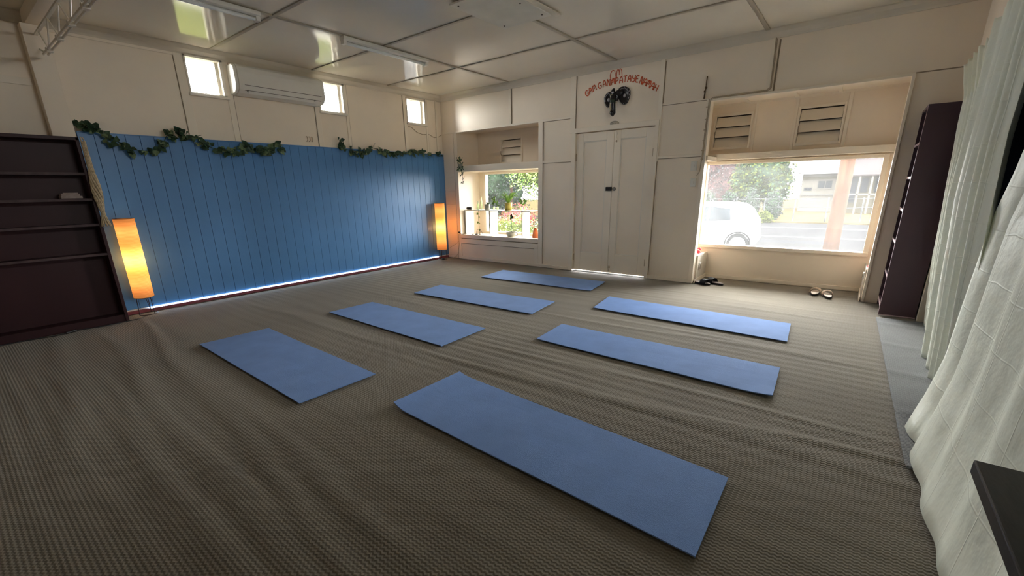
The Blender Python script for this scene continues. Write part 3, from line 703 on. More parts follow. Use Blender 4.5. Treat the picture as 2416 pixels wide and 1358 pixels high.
TXT = [('G', 2.974, 2.572, 28), ('A', 3.026, 2.601, 26), ('M', 3.085, 2.625, 22), ('G', 3.168, 2.645, 14), ('A', 3.239, 2.659, 10), ('N', 3.303, 2.663, 8), ('A', 3.366, 2.666, 5),
       ('P', 3.424, 2.668, 3), ('A', 3.484, 2.670, 1), ('T', 3.542, 2.671, 0), ('A', 3.602, 2.669, -3), ('Y', 3.661, 2.660, -6), ('E', 3.710, 2.649, -9),
       ('N', 3.776, 2.618, -20), ('A', 3.824, 2.594, -22), ('M', 3.875, 2.567, -24), ('A', 3.927, 2.535, -27), ('H', 3.975, 2.507, -28)]
t = MB()
def smooth_line(p, n=5):
    if len(p) < 3: return p
    out = []
    for i in range(len(p) - 1):
        a, b, c_, d = p[max(i - 1, 0)], p[i], p[i + 1], p[min(i + 2, len(p) - 1)]
        for k in range(n):
            s = k / n
            out.append(tuple(0.5 * ((2 * b[q]) + (-a[q] + c_[q]) * s + (2 * a[q] - 5 * b[q] + 4 * c_[q] - d[q]) * s * s + (-a[q] + 3 * b[q] - 3 * c_[q] + d[q]) * s ** 3) for q in (0, 1)))
    out.append(p[-1]); return out
def glyph(ch, cx, cz, rot, w, h, r=0.0058):
    cr, sr = math.cos(R(rot)), math.sin(R(rot))
    for st in GL[ch]:
        pts = []
        for (a, b) in smooth_line(st):
            lx, lz = (a - .5) * w, (b - .5) * h
            pts.append((cx + lx * cr - lz * sr, -0.0015, cz + lx * sr + lz * cr))
        t.tube(pts, r, 6)
for ch, cx, cz, rot in TXT: glyph(ch, cx, cz, rot, 0.048, 0.076)
glyph('O', 3.358, 2.742, 4, 0.075, 0.128, 0.0045); glyph('M', 3.452, 2.750, 4, 0.080, 0.115, 0.0045)
tag(t.build('painted_lettering', orange_paint, smooth=True), 'orange hand-painted arched words above the elephant head', 'lettering')

# ------------------------------------------------------------------ elephant head wall carving
E = thing('elephant_carving', 'black and silver carved elephant head hung above the doors', 'wall carving', (3.42, 0, 2.4))
def ear(cx, cz, sgn, sc):
    m = MB(); n = 30; ring = []
    for k in range(n):
        a = 2 * math.pi * k / n
        rx = 0.072 * (1 + 0.10 * math.sin(a)) ; rz = 0.098
        # drooping ear: wide on top, pointed below
        x = math.cos(a) * rx * (1.0 + 0.35 * max(0, math.sin(a))); z = math.sin(a) * rz - 0.02 * math.cos(a) * sgn
        sc_l = 1 + (0.04 if k % 2 else 0) * (1 if math.cos(a) * sgn > 0 else 0)
        ring.append((x * sc_l, z * sc_l))
    base = []
    for (s_, y) in ((1.0, -0.012), (1.0, -0.026), (0.82, -0.034), (0.55, -0.022), (0.2, -0.016)):
        base.append([(cx + p[0] * s_ * sc, y, cz + p[1] * s_ * sc) for p in ring])
    i0 = len(m.v)
    for r_ in base: m.v += r_
    for q in range(len(base) - 1):
        for k in range(n): m.f.append((i0 + q * n + k, i0 + q * n + (k + 1) % n, i0 + (q + 1) * n + (k + 1) % n, i0 + (q + 1) * n + k))
    m.f.append(tuple(i0 + 4 * n + k for k in range(n))); m.f.append(tuple(i0 + k for k in reversed(range(n))))
    e = m.build('ear', mask_black, E, smooth=True)
    r2 = MB(); r2.tube([(cx + p[0] * 0.74 * sc, -0.034, cz + p[1] * 0.74 * sc + 0.004) for k, p in enumerate(ring) if 1 <= k <= 16], 0.0035, 6); r2.build('silver_line', mask_silver, e)
    r3 = MB(); r3.ball((cx + sgn * 0.010, -0.024, cz - 0.004), 0.024, sc=(0.85, 0.5, 1)); r3.build('silver_dot', mask_silver, e, smooth=True)
    for k in range(0, n):
        a = 2 * math.pi * k / n
        if math.cos(a) * sgn > 0.1 and k % 2: MB().ball((cx + ring[k][0] * 0.9 * sc, -0.032, cz + ring[k][1] * 0.9 * sc), 0.006, 8, 6).build('edge_stud', mask_silver, e)
ear(3.335, 2.445, -1, 0.98); ear(3.545, 2.470, 1, 1.12)
m = MB(); m.ball((3.428, -0.045, 2.462), 0.062, 20, 14, sc=(0.92, 0.62, 1.15)); m.ball((3.475, -0.035, 2.505), 0.050, 14, 10, sc=(1.2, .6, .85)); m.ball((3.372, -0.035, 2.500), 0.040, 14, 10, sc=(1.1, .6, .9))
m.build('head', mask_black, E, smooth=True)
tr_pts = [(3.418, -0.078, 2.47), (3.416, -0.095, 2.42), (3.422, -0.090, 2.36), (3.430, -0.082, 2.30), (3.434, -0.082, 2.262), (3.430, -0.105, 2.240), (3.424, -0.128, 2.252), (3.420, -0.125, 2.278)]
m = MB(); m.tube(tr_pts, [0.038, 0.036, 0.030, 0.027, 0.029, 0.029, 0.026, 0.018], 16); m.build('trunk', mask_black, E, smooth=True)
m = MB(); m.ball((3.402, -0.096, 2.458), 0.026, 14, 10, sc=(.9, .6, 1.4)); m.build('gilt_forehead', mask_gold, E, smooth=True)
m = MB(); m.tube([(3.420, -0.098, 2.425), (3.420, -0.098, 2.385)], [0.037, 0.034], 16); m.build('green_band', mask_green, E, smooth=True)
m = MB(); m.tube([(3.400, -0.110, 2.37), (3.398, -0.110, 2.32), (3.404, -0.104, 2.285)], [0.008, 0.014, 0.007], 10); m.build('gilt_stripe', mask_gold, E, smooth=True)
m = MB(); m.ball((3.405, -0.080, 2.515), 0.018, 12, 8, sc=(1, .5, 1)); m.build('crown_jewel', mask_silver, E, smooth=True)
m = MB(); m.tube([(3.400, -0.060, 2.525), (3.408, -0.060, 2.552), (3.418, -0.058, 2.568)], [0.028, 0.022, 0.009], 12); m.build('crown', mask_black, E, smooth=True)
for sx, xx in ((-1, 3.384), (1, 3.462)):
    m = MB(); m.tube([(xx, -0.075, 2.40), (xx + sx * 0.004, -0.085, 2.34), (xx + sx * 0.010, -0.080, 2.26)], [0.013, 0.010, 0.003], 10); m.build('tusk', ivory_m, E, smooth=True)
for sx in (-1, 1):
    m = MB(); m.tube([(3.425 + sx * 0.043, -0.078, 2.47), (3.425 + sx * 0.052, -0.074, 2.455), (3.425 + sx * 0.043, -0.078, 2.44)], 0.005, 8); m.build('eye', mask_silver, E, smooth=True)
m = MB().lathe([(0.0, 0.0), (0.066, 0), (0.066, 0.006), (0.055, 0.014), (0.05, 0.010), (0.0, 0.010)], 28, (3.418, 0, 2.135), Matrix.Diagonal(Vector((1, 1, 1))).to_4x4() @ Matrix.Rotation(R(90), 4, 'X'))
for i, v in enumerate(m.v): m.v[i] = (v[0], v[1], 2.135 + (v[2] - 2.135) * 0.48)
tag(m.build('oval_plaque', mat('plaque', (0.42, 0.37, 0.30), 0.5, 0.4, var=0.4, vscale=60), smooth=True), 'small oval plaque on the wall just above the double doors', 'plaque')

# ------------------------------------------------------------------ bookcases
def bookcase_left():
    B_ = thing('bookcase', 'tall dark plum bookcase with empty shelves against the left wall', 'bookcase', (0.15, -6.2, 0))
    ye, ys, xf = -5.186, -7.3, 0.30
    xb = 0.12
    MB().box(xb, xf, ye - 0.028, ye, 0.0, 1.835).build('side_panel', shelf_m, B_, bevel=0.002)
    MB().box(xb, xf, ys, ys + 0.028, 0.0, 1.835).build('side_panel', shelf_m, B_, bevel=0.002)
    MB().box(xb, xf, ys, ye, 1.810, 1.840).build('top_board', shelf_m, B_, bevel=0.002)
    MB().box(xb, xb + 0.012, ys + 0.03, ye - 0.03, 0.02, 1.81).build('back_panel', shelf_m, B_)
    MB().box(xb, xf - 0.012, ys + 0.028, ye - 0.028, 0.0, 0.075).build('plinth', shelf_m, B_, bevel=0.002)
    for z in (0.735, 1.030, 1.275, 1.518):
        s_ = MB().box(xb, xf - 0.008, ys + 0.028, ye - 0.028, z - 0.024, z).build('shelf', shelf_m, B_)
        MB().box(xf - 0.008, xf - 0.004, ys + 0.028, ye - 0.028, z - 0.022, z).build('worn_edge', shelf_edge, s_)
bookcase_left()
t = MB().box(0.16, 0.285, -5.43, -5.275, 1.278, 1.300); t.box(0.17, 0.28, -5.425, -5.29, 1.300, 1.322); t.box(0.18, 0.275, -5.41, -5.30, 1.322, 1.332)
tag(t.build('papers', paper_m, bevel=0.002), 'small pile of papers on the dark left bookcase shelf', 'papers')
def bookcase_right():
    B_ = thing('bookcase', 'narrow aubergine bookcase beside the curtain in the right corner', 'bookcase', (6.78, -0.4, 0))
    x0, x1, y0, y1 = 6.645, 6.92, -0.565, -0.02
    MB().box(x0, x1, y0, y0 + 0.022, 0.0, 1.93).build('side_panel', shelf_r_m, B_)
    MB().box(x0 - 0.003, x0, y0, y0 + 0.020, 0.0, 1.93).build('front_edge', shelf_r_edge, B_)
    MB().box(x0, x1, y0 - 0.002, y0 + 0.001, 0.0, 0.010).build('foot_edge', shelf_r_edge, B_)
    MB().box(x0, x1, y1 - 0.022, y1, 0.0, 1.93).build('side_panel', shelf_r_m, B_)
    MB().box(x1 - 0.012, x1, y0 + 0.022, y1 - 0.022, 0.0, 1.93).build('back_panel', shelf_r_m, B_)
    MB().box(x0 - 0.002, x1, y0 + 0.001, y1, 1.905, 1.928).build('top_board', shelf_r_m, B_)
    for z in (0.10, 0.40, 0.73, 1.03, 1.326, 1.62):
        s_ = MB().box(x0, x1 - 0.012, y0 + 0.022, y1 - 0.022, z - 0.022, z).build('shelf', shelf_r_m, B_)
        MB().box(x0 - 0.003, x0, y0 + 0.022, y1 - 0.022, z - 0.022, z).build('pale_edge', shelf_r_edge, s_)
bookcase_right()

# macrame hanging at the end of the left bookcase
t = MB(); HX, HY = 0.328, -5.165
def rope(pts, r): t.tube(pts, r, 8)
top = 1.80
n = 22
for j in range(9):
    ph = j * 0.7
    pts = []; rr = []
    for k in range(n + 1):
        s_ = k / n; z = top - s_ * 0.80
        if s_ < 0.35: w_ = 0.012 + 0.02 * s_
        elif s_ < 0.78: w_ = 0.019 + 0.020 * math.sin((s_ - 0.35) / 0.43 * math.pi)
        elif s_ < 0.84: w_ = 0.012
        else: w_ = 0.012 + 0.20 * (s_ - 0.84)
        a = ph + s_ * (7 if s_ < 0.72 else 5)
        pts.append((HX + 0.5 * w_ * math.cos(a), HY + w_ * 0.85 * math.sin(a), z)); rr.append(0.010 if s_ < 0.82 else 0.007)
    t.tube(pts, rr, 6)
t.tube([(HX, HY + 0.012, 1.80), (HX - 0.01, HY + 0.004, 1.838), (HX - 0.01, HY - 0.01, 1.842), (HX, HY - 0.014, 1.80)], 0.006, 6)
mac = t.build('macrame_hanging', rope_m, smooth=True); tag(mac, 'beige knotted macrame hanging down the end of the dark left bookcase', 'macrame')

# cable on the floor by the left bookcase
t = MB(); t.tube([(0.36, -6.30, 0.006), (0.345, -6.0, 0.006), (0.37, -5.78, 0.006), (0.375, -5.70, 0.010)], 0.004, 6); t.tube([(0.375, -5.70, 0.012), (0.34, -5.62, 0.014)], [0.010, 0.013], 8)
t.tube([(0.335, -5.61, 0.012), (0.36, -5.40, 0.006), (0.33, -5.22, 0.006), (0.32, -5.12, 0.006), (0.24, -5.02, 0.006)], 0.004, 6)
tag(t.build('power_cable', black_m), 'black power cable on the carpet at the foot of the left bookcase', 'cable')

# ------------------------------------------------------------------ floor lamps
def floor_lamp(cx, cy, z0, z1, label, energy):
    Lp = thing('floor_lamp', label, 'floor lamp', (cx, cy, 0), group='pleated paper floor lamps by the blue wall')
    energy *= 0.5
    n = 40; prof = []; k = 0; N_ = 72
    m = MB()
    base = len(m.v); ring = []
    for j in range(n):
        a = 2 * math.pi * j / n
        r_ = 0.092 * (1 + 0.06 * math.cos(3 * a))
        ring.append((r_ * math.cos(a), r_ * math.sin(a)))
    for i in range(N_ + 1):
        z = z0 + (z1 - z0) * i / N_; s_ = 1.0 + (0.006 if i % 2 else -0.004) + 0.004 * math.sin(i * 1.7)
        for p in ring: m.v.append((cx + p[0] * s_, cy + p[1] * s_, z))
    for i in range(N_):
        for j in range(n): m.f.append((i * n + j, i * n + (j + 1) % n, (i + 1) * n + (j + 1) % n, (i + 1) * n + j))
    m.build('lamp_shade', shade_m, Lp, smooth=True)
    for zz in (z0, z1):
        m = MB(); m.tube([(cx + p[0], cy + p[1], zz) for p in ring], 0.0025, 6, closed=True); m.build('shade_ring', lamp_wire, Lp)
    m = MB(); m.tube([(cx + 0.085 * math.cos(a), cy + 0.085 * math.sin(a), 0.006) for a in [2 * math.pi * j / 28 for j in range(28)]], 0.0045, 6, closed=True)
    m.build('base_ring', lamp_wire, Lp)
    for a in (0.5, 2.6, 4.7):
        m = MB(); m.tube([(cx + 0.083 * math.cos(a), cy + 0.083 * math.sin(a), 0.006), (cx + 0.075 * math.cos(a), cy + 0.075 * math.sin(a), z0 + 0.02)], 0.004, 6); m.build('leg', lamp_wire, Lp)
    hz = 0.59
    m = MB(); m.tube([(cx + 0.083 * math.cos(2.6), cy + 0.083 * math.sin(2.6), 0.006), (cx, cy, z0 + 0.04)], 0.003, 6)
    m.tube([(cx, cy, z0 + 0.04), (cx, cy, hz - 0.05)], 0.003, 6); m.build('stem', lamp_wire, Lp)
    b = MB().ball((cx, cy, hz + 0.01), 0.028, 16, 12); b.build('bulb', bulb_m, Lp, smooth=True)
    for zl, ef in ((hz - 0.22, 0.20), (hz + 0.06, 0.30), (hz + 0.33, 0.20)):
        ld = bpy.data.lights.new('lamp_glow', 'POINT'); ld.energy = energy * ef; ld.color = (1.0, 0.83, 0.58); ld.shadow_soft_size = 0.045
        lo = bpy.data.objects.new('lamp_glow', ld); COL.objects.link(lo); lo.location = (0.0, 0.0, zl); lo.parent = Lp
    return Lp
floor_lamp(0.135, -4.975, 0.20, 1.06, 'glowing orange paper floor lamp beside the dark left bookcase', 2.4)
lp2 = floor_lamp(0.13, -0.30, 0.19, 1.05, 'glowing orange paper floor lamp in the far room corner', 2.4)
m = MB(); m.tube([(0.14, -0.24, 0.02), (0.22, -0.12, 0.006), (0.26, -0.06, 0.03), (0.30, -0.035, 0.10), (0.33, -0.03, 0.28), (0.32, -0.03, 0.46), (0.36, -0.03, 0.475)], 0.004, 6)
m.tube([(0.20, -0.20, 0.20), (0.27, -0.06, 0.28), (0.33, -0.03, 0.33)], 0.003, 6)
m.build('cord', wire_m, lp2)
m = MB(); m.lathe([(0.0, 0.0), (0.035, 0.0), (0.03, 0.03), (0.0, 0.035)], 14, (0.17, -0.33, 0.0)); m.build('foot_switch', black_m, lp2)

# ------------------------------------------------------------------ ivy
def leaf_quad(m, p, d, up, s, fold=0.25):
    """heart-shaped folded leaf, 6 faces"""
    d = Vector(d).normalized(); up = Vector(up).normalized(); side = d.cross(up)
    if side.length < 1e-4: side = d.orthogonal()
    side.normalize(); nrm = side.cross(d)
    pts = [(0, 0, 0), (0.12, 0.38, 0), (0.45, 0.46, 0), (0.85, 0.18, 0), (1.05, 0, 0), (0.85, -0.18, 0), (0.45, -0.46, 0), (0.12, -0.38, 0)]
    mid = [(0.0, 0, -.02), (0.45, 0, -fold * .5), (1.05, 0, 0)]
    i = len(m.v); p = Vector(p)
    for (a, b, c_) in pts: m.v.append(tuple(p + d * a * s + side * b * s + nrm * (abs(b) * fold) * s))
    m.v.append(tuple(p + d * 0.45 * s))
    for k in range(8): m.f.append((i + k, i + (k + 1) % 8, i + 8))
def garland(path, label, nleaf, seed, size=0.05):
    rnd = random.Random(seed)
    G = thing('ivy_garland', label, 'ivy garland', path[0], group='ivy garlands pinned along the top of the blue panelling')
    P2 = smooth3(path, 8)
    m = MB(); m.tube(P2, 0.0035, 5); m.build('vine', leaf_m, G)
    a = MB(); b = MB()
    for k in range(nleaf):
        p = Vector(P2[rnd.randrange(len(P2))]) + Vector((rnd.uniform(0.005, 0.03), rnd.uniform(-.03, .03), rnd.uniform(-.045, .035)))
        d = Vector((rnd.uniform(0.1, .8), rnd.uniform(-1, 1), rnd.uniform(-1.1, .6)))
        up = Vector((1.0, rnd.uniform(-.5, .5), rnd.uniform(-.3, .8)))
        leaf_quad(b if rnd.random() < 0.3 else a, p, d, up, rnd.uniform(0.75, 1.25) * size)
    a.build('dark_leaves', leaf_m, G); b.build('variegated_leaves', leaf_pale, G)
def smooth3(p, n):
    out = []
    for i in range(len(p) - 1):
        a, b, c_, d = p[max(i - 1, 0)], p[i], p[i + 1], p[min(i + 2, len(p) - 1)]
        for k in range(n):
            s = k / n
            out.append(tuple(0.5 * ((2 * b[q]) + (-a[q] + c_[q]) * s + (2 * a[q] - 5 * b[q] + 4 * c_[q] - d[q]) * s * s + (-a[q] + 3 * b[q] - 3 * c_[q] + d[q]) * s ** 3) for q in range(3)))
    out.append(tuple(p[-1])); return out
garland([(0.03, -5.13, 2.03), (0.025, -5.08, 1.98), (0.02, -4.98, 1.965), (0.03, -4.90, 1.86), (0.03, -4.77, 1.79), (0.03, -4.60, 1.76), (0.03, -4.46, 1.82), (0.03, -4.38, 1.93), (0.03, -4.34, 1.985)],
        'ivy garland at the left end of the blue panelling above the bookcase', 85, 3, 0.070)
garland([(0.03, -4.26, 1.975), (0.02, -4.23, 1.95), (0.02, -4.07, 1.92), (0.03, -3.98, 1.845), (0.03, -3.80, 1.80), (0.03, -3.66, 1.83), (0.03, -3.52, 1.865), (0.03, -3.36, 1.82), (0.03, -3.24, 1.85), (0.02, -3.10, 1.90)],
        'ivy garland on the blue panelling below the air conditioner', 115, 4, 0.068)
garland([(0.02, -2.20, 2.00), (0.02, -2.16, 1.93), (0.02, -1.92, 1.88), (0.03, -1.78, 1.88), (0.02, -1.66, 1.955), (0.02, -1.42, 1.92), (0.02, -1.18, 1.875), (0.02, -0.90, 1.92), (0.02, -0.66, 1.95), (0.02, -0.46, 1.90), (0.02, -0.15, 1.93)],
        'ivy garland at the right end of the blue panelling near the corner', 140, 5, 0.068)
# hanging pot plant on the niche post
rnd = random.Random(11)
G = thing('hanging_plant', 'small trailing plant hung on the left post of the display niche', 'plant', (0.47, -0.03, 1.8))
m = MB(); m.lathe([(0.0, 0), (0.035, 0.0), (0.045, 0.06), (0.04, 0.06), (0.0, 0.05)], 16, (0.475, -0.055, 1.67)); m.build('pot', pot_grey, G, smooth=True)
a = MB(); b = MB()
for k in range(60):
    p = Vector((0.475 + rnd.uniform(-.05, .06), -0.06 + rnd.uniform(-.04, .03), 1.72 + rnd.uniform(-.10, .12)))
    leaf_quad(a if rnd.random() < .7 else b, p, (rnd.uniform(-1, 1), rnd.uniform(-1, 0), rnd.uniform(-1, .5)), (0, -1, .4), 0.035)
for q in range(2):
    for k in range(9):
        p = Vector((0.50 + q * 0.03 + rnd.uniform(-.02, .02), -0.05, 1.62 - 0.026 * k)); leaf_quad(a, p, (rnd.uniform(-1, 1), -.3, -.8), (0, -1, .2), 0.026)
a.build('foliage', leaf_m, G); b.build('variegated_leaves', leaf_pale, G)
m = MB(); m.tube([(0.50, -0.05, 1.68), (0.51, -0.05, 1.5), (0.50, -0.05, 1.40)], 0.002, 5); m.build('stem', leaf_m, G)

# ------------------------------------------------------------------ display table in the left niche and its things
DT = thing('display_shelf', 'white slab-legged shelf with thin top inside the display niche', 'shelf', (1.1, 0.2, 0.445))
MB().box(0.385, 1.92, 0.09, 0.32, 0.902, 0.918).build('top', plastic_w, DT, bevel=0.002)
for (a, b) in ((0.40, 0.455), (0.985, 1.11), (1.74, 1.90)):
    if a < .5: MB().box(0.395, 0.42, 0.09, 0.32, 0.446, 0.902).build('leg', plastic_w, DT, bevel=0.002)
    elif a < 1.2: MB().box(1.005, 1.025, 0.09, 0.32, 0.446, 0.902).build('leg', plastic_w, DT, bevel=0.002)
    else: MB().box(1.735, 1.755, 0.09, 0.32, 0.446, 0.902).build('leg', plastic_w, DT, bevel=0.002)
TZ = 0.9185
t = MB(); t.tube([(0.425, 0.13, TZ + 0.026), (0.435, 0.13, TZ + 0.026), (0.535, 0.13, TZ + 0.026), (0.545, 0.13, TZ + 0.026)], [0.018, 0.026, 0.026, 0.018], 14)
tag(t.build('bluetooth_speaker', black_m, smooth=True), 'small black cylindrical speaker at the left end of the niche shelf', 'speaker')
def bottle(x, y, h, r, label):
    p = [(0, 0), (r, 0), (r, h * .55), (r * .9, h * .62), (r * .36, h * .74), (r * .34, h), (r * .2, h), (r * .25, h * .74), (r * .75, h * .58), (r * .85, 0.01), (0, 0.01)]
    tag(MB().lathe(p, 18, (x, y, TZ)).build('glass_bottle', bottle_g, smooth=True), label, 'bottle')
bottle(0.655, 0.19, 0.155, 0.026, 'shorter wide pale glass bottle on the niche shelf'); bottle(0.700, 0.24, 0.245, 0.022, 'tall slender pale glass bottle on the niche shelf')
def potted(name, label, x, y, z, r0, r1, h, pm, leaves, lm, group=None, saucer=False):
    P_ = thing(name, label, 'potted plant', (x, y, z))
    MB().lathe([(0, 0), (r0, 0), (r1, h), (r1 * .9, h), (r1 * .85, h * .85), (0, h * .85)], 24, (x, y, z + (0.006 if saucer else 0))).build('pot', pm, P_, smooth=True)
    if saucer: MB().lathe([(0, 0), (r0 * 1.1, 0), (r1 * 1.15, 0.016), (r1 * 1.05, 0.016), (0, 0.006)], 24, (x, y, z)).build('saucer', pm, P_, smooth=True)
    MB().lathe([(0, 0), (r1 * .84, 0), (0, 0.004)], 16, (x, y, z + h * .86)).build('soil', soil_m, P_)
    leaves(P_, Vector((x, y, z + h * .86)), lm); return P_
def strap(P_, c_, lm):
    rn = random.Random(21); m = MB()
    for k in range(26):
        a = rn.uniform(0, 6.28); L_ = rn.uniform(.13, .26); up = rn.uniform(.08, .19)
        pts = [c_ + Vector((math.cos(a) * L_ * t_, math.sin(a) * L_ * t_ * .45, up * math.sin(t_ * 2.3) * 1.1)) for t_ in (0, .2, .4, .6, .8, 1)]
        m.tube(pts, [.007, .008, .008, .007, .005, .001], 5, flat=.3)
    m.build('strap_leaves', lm, P_)
def small(P_, c_, lm):
    rn = random.Random(22); m = MB()
    for k in range(10): leaf_quad(m, c_ + Vector((rn.uniform(-.02, .02), rn.uniform(-.02, .02), rn.uniform(0, .04))), (rn.uniform(-1, 1), rn.uniform(-1, 1), 1), (0, -1, 0), 0.03)
    m.build('leaves', lm, P_)
potted('potted_plant', 'small round grey pot with a seedling on the niche shelf', 0.875, 0.20, TZ, 0.045, 0.055, 0.10, pot_grey, small, leaf_pale)
potted('spider_plant', 'spider plant in a yellow and grey pot on the niche shelf', 1.37, 0.20, TZ, 0.062, 0.068, 0.125, pot_yellow, strap, green_m, saucer=True)
def jar_plant(x, h, n, label, pink=False):
    J = thing('plant_cutting', label, 'plant cutting', (x, 0.21, TZ))
    MB().lathe([(0, 0), (0.022, 0), (0.022, 0.05), (0.012, 0.062), (0.010, 0.062), (0.018, 0.048), (0.018, 0.006), (0, 0.006)], 16, (x, 0.21, TZ)).build('jar', bottle_g, J, smooth=True)
    rn = random.Random(int(x * 100)); m = MB(); st = MB()
    st.tube([(x, 0.21, TZ + 0.01), (x + .01, .21, TZ + h * .6), (x - .005, .21, TZ + h)], .003, 5)
    for k in range(n): leaf_quad(m, (x + rn.uniform(-.012, .012), .21 + rn.uniform(-.01, .01), TZ + h * rn.uniform(.45, 1)), (rn.uniform(-1, 1), rn.uniform(-.4, .4), rn.uniform(-.3, 1)), (0, -1, 0), 0.045)
    st.build('stem', leaf_m, J); m.build('leaves', green_m if not pink else leaf_pale, J)
jar_plant(1.03, 0.22, 9, 'leafy cutting in a small jar left of the spider plant'); jar_plant(1.115, 0.13, 4, 'short cutting in a small jar beside the taller leafy one')
jar_plant(1.655, 0.20, 7, 'upright cutting in a jar at the right end of the niche shelf'); jar_plant(1.735, 0.17, 5, 'smallest cutting jar, rightmost on the niche shelf')
# cup planter below
C_ = thing('cup_planter', 'large speckled cup planter with a tall stem on the niche floor', 'planter', (1.50, 0.15, 0.445))
MB().lathe([(0, 0), (0.055, 0), (0.085, 0.03), (0.100, 0.10), (0.094, 0.10), (0.078, 0.035), (0, 0.03)], 28, (1.47, 0.15, 0.448)).build('cup', cup_m, C_, smooth=True)
MB().tube([(1.562, 0.15, 0.530), (1.60, 0.15, 0.540), (1.617, 0.15, 0.510), (1.60, 0.15, 0.480), (1.553, 0.15, 0.478)], 0.008, 10).build('handle', cup_m, C_, smooth=True)
MB().lathe([(0, 0), (0.085, 0), (0, 0.004)], 20, (1.47, 0.15, 0.525)).build('soil', soil_m, C_)
m = MB(); m.tube([(1.47, 0.15, 0.52), (1.475, 0.15, 0.66), (1.468, 0.15, 0.80)], [.005, .004, .004], 6)
leaf_quad(m, (1.47, .15, .78), (.6, 0, .7), (0, -1, 0), .06); leaf_quad(m, (1.47, .15, .76), (-.4, 0, .9), (0, -1, 0), .05); leaf_quad(m, (1.47, .15, .80), (.1, 0, 1), (0, -1, 0), .06)
m.build('stem', leaf_m, C_)
tag(MB().lathe([(0, 0), (0.055, 0), (0.058, 0.04), (0.036, 0.15), (0.024, 0.19), (0.018, 0.19), (0.0, 0.17)], 24, (1.975, 0.17, 0.4455)).build('terracotta_vase', terracotta, smooth=True), 'tapering orange terracotta vase at the right end of the niche floor', 'vase')
# trailing stem with pale leaves in front of the niche side
m = MB(); TP = thing('trailing_vine', 'thin trailing vine with pale leaves hanging below the niche shelf', 'vine', (0.74, 0.2, 0.9))
m.tube([(0.76, 0.080, 0.925), (0.755, 0.080, 0.90), (0.75, 0.082, 0.72), (0.765, 0.082, 0.56), (0.755, 0.085, 0.48)], .0025, 5); m.build('stem', leaf_m, TP)
m = MB()
for (x, z, s_) in ((.75, .86, .05), (.76, .80, .03), (.75, .70, .045), (.765, .68, .03), (.76, .56, .03), (.76, .50, .025)): leaf_quad(m, (x, .08, z), (-1 if s_ > .035 else 1, 0, -.6), (0, -1, 0), s_)
m.build('leaves', green_m, TP)
# plugs and adapters on the niche floor
t = MB(); t.tube([(0.60, 0.06, 0.462), (0.63, 0.06, 0.462)], 0.014, 8); tag(t.build('power_plug', black_m, bevel=0.002), 'small black plug on the niche floor, left one', 'plug')
t = MB(); t.tube([(0.68, 0.06, 0.466), (0.73, 0.07, 0.466)], 0.016, 8); t.tube([(0.70, .065, .475), (0.72, .065, .56), (0.80, .065, .57), (0.88, .065, .46)], .003, 5)
tag(t.build('power_adapter', black_m), 'black adapter with a looped cable on the niche floor', 'adapter')
t = MB(); t.box(0.77, 0.815, 0.05, 0.09, 0.447, 0.49); tag(t.build('white_adapter', plastic_w, bevel=0.006), 'white plug block beside the black adapter on the niche floor', 'adapter')
t = MB(); t.ball((0.34, -0.03, 0.50), 0.02, 12, 8, sc=(1.2, .8, .8)); t.tube([(0.35, -.03, .495), (0.40, -.03, .47), (0.50, -.025, .475), (0.53, -.02, .49)], .004, 5)
tag(t.build('socket_plug', black_m), 'black plug and lead on the niche post near the corner lamp', 'plug')

# ------------------------------------------------------------------ right bay: red things, sandals
def red_thing(x, y, z, label):
    m = MB(); m.tube([(x - .03, y, z + .012), (x - .02, y, z + .06), (x + .02, y, z + .07), (x + .035, y, z + .045)], .014, 8); m.ball((x - .01, y + .01, z + .025), .028, 12, 8, sc=(1.3, 1, .8)); m.box(x - .05, x + .03, y - .03, y + .04, z, z + .012)
    tag(m.build('red_ornament', red_m, smooth=False, bevel=0.002), label, 'ornament')
red_thing(4.63, 0.33, 0.366, 'bright red object on the left low ledge of the shop bay'); red_thing(6.555, 0.28, 0.346, 'bright red object on the right low ledge of the shop bay')
S = thing('power_socket', 'white power socket on the left low ledge beside the sandals', 'socket', (4.70, 0.2, 0.2))
MB().box(4.7015, 4.716, 0.17, 0.26, 0.16, 0.25).build('cover_plate', plastic_w, S, bevel=0.003); MB().box(4.716, 4.722, 0.185, 0.200, 0.175, 0.235).build('rocker', wire_m, S)
S = thing('power_socket', 'small white power socket on the right low ledge', 'socket', (6.49, 0.2, 0.28))
MB().box(6.478, 6.4915, 0.14, 0.22, 0.225, 0.30).build('cover_plate', plastic_w, S, bevel=0.003); MB().box(6.472, 6.478, 0.165, 0.18, 0.24, 0.28).build('rocker', wire_m, S)

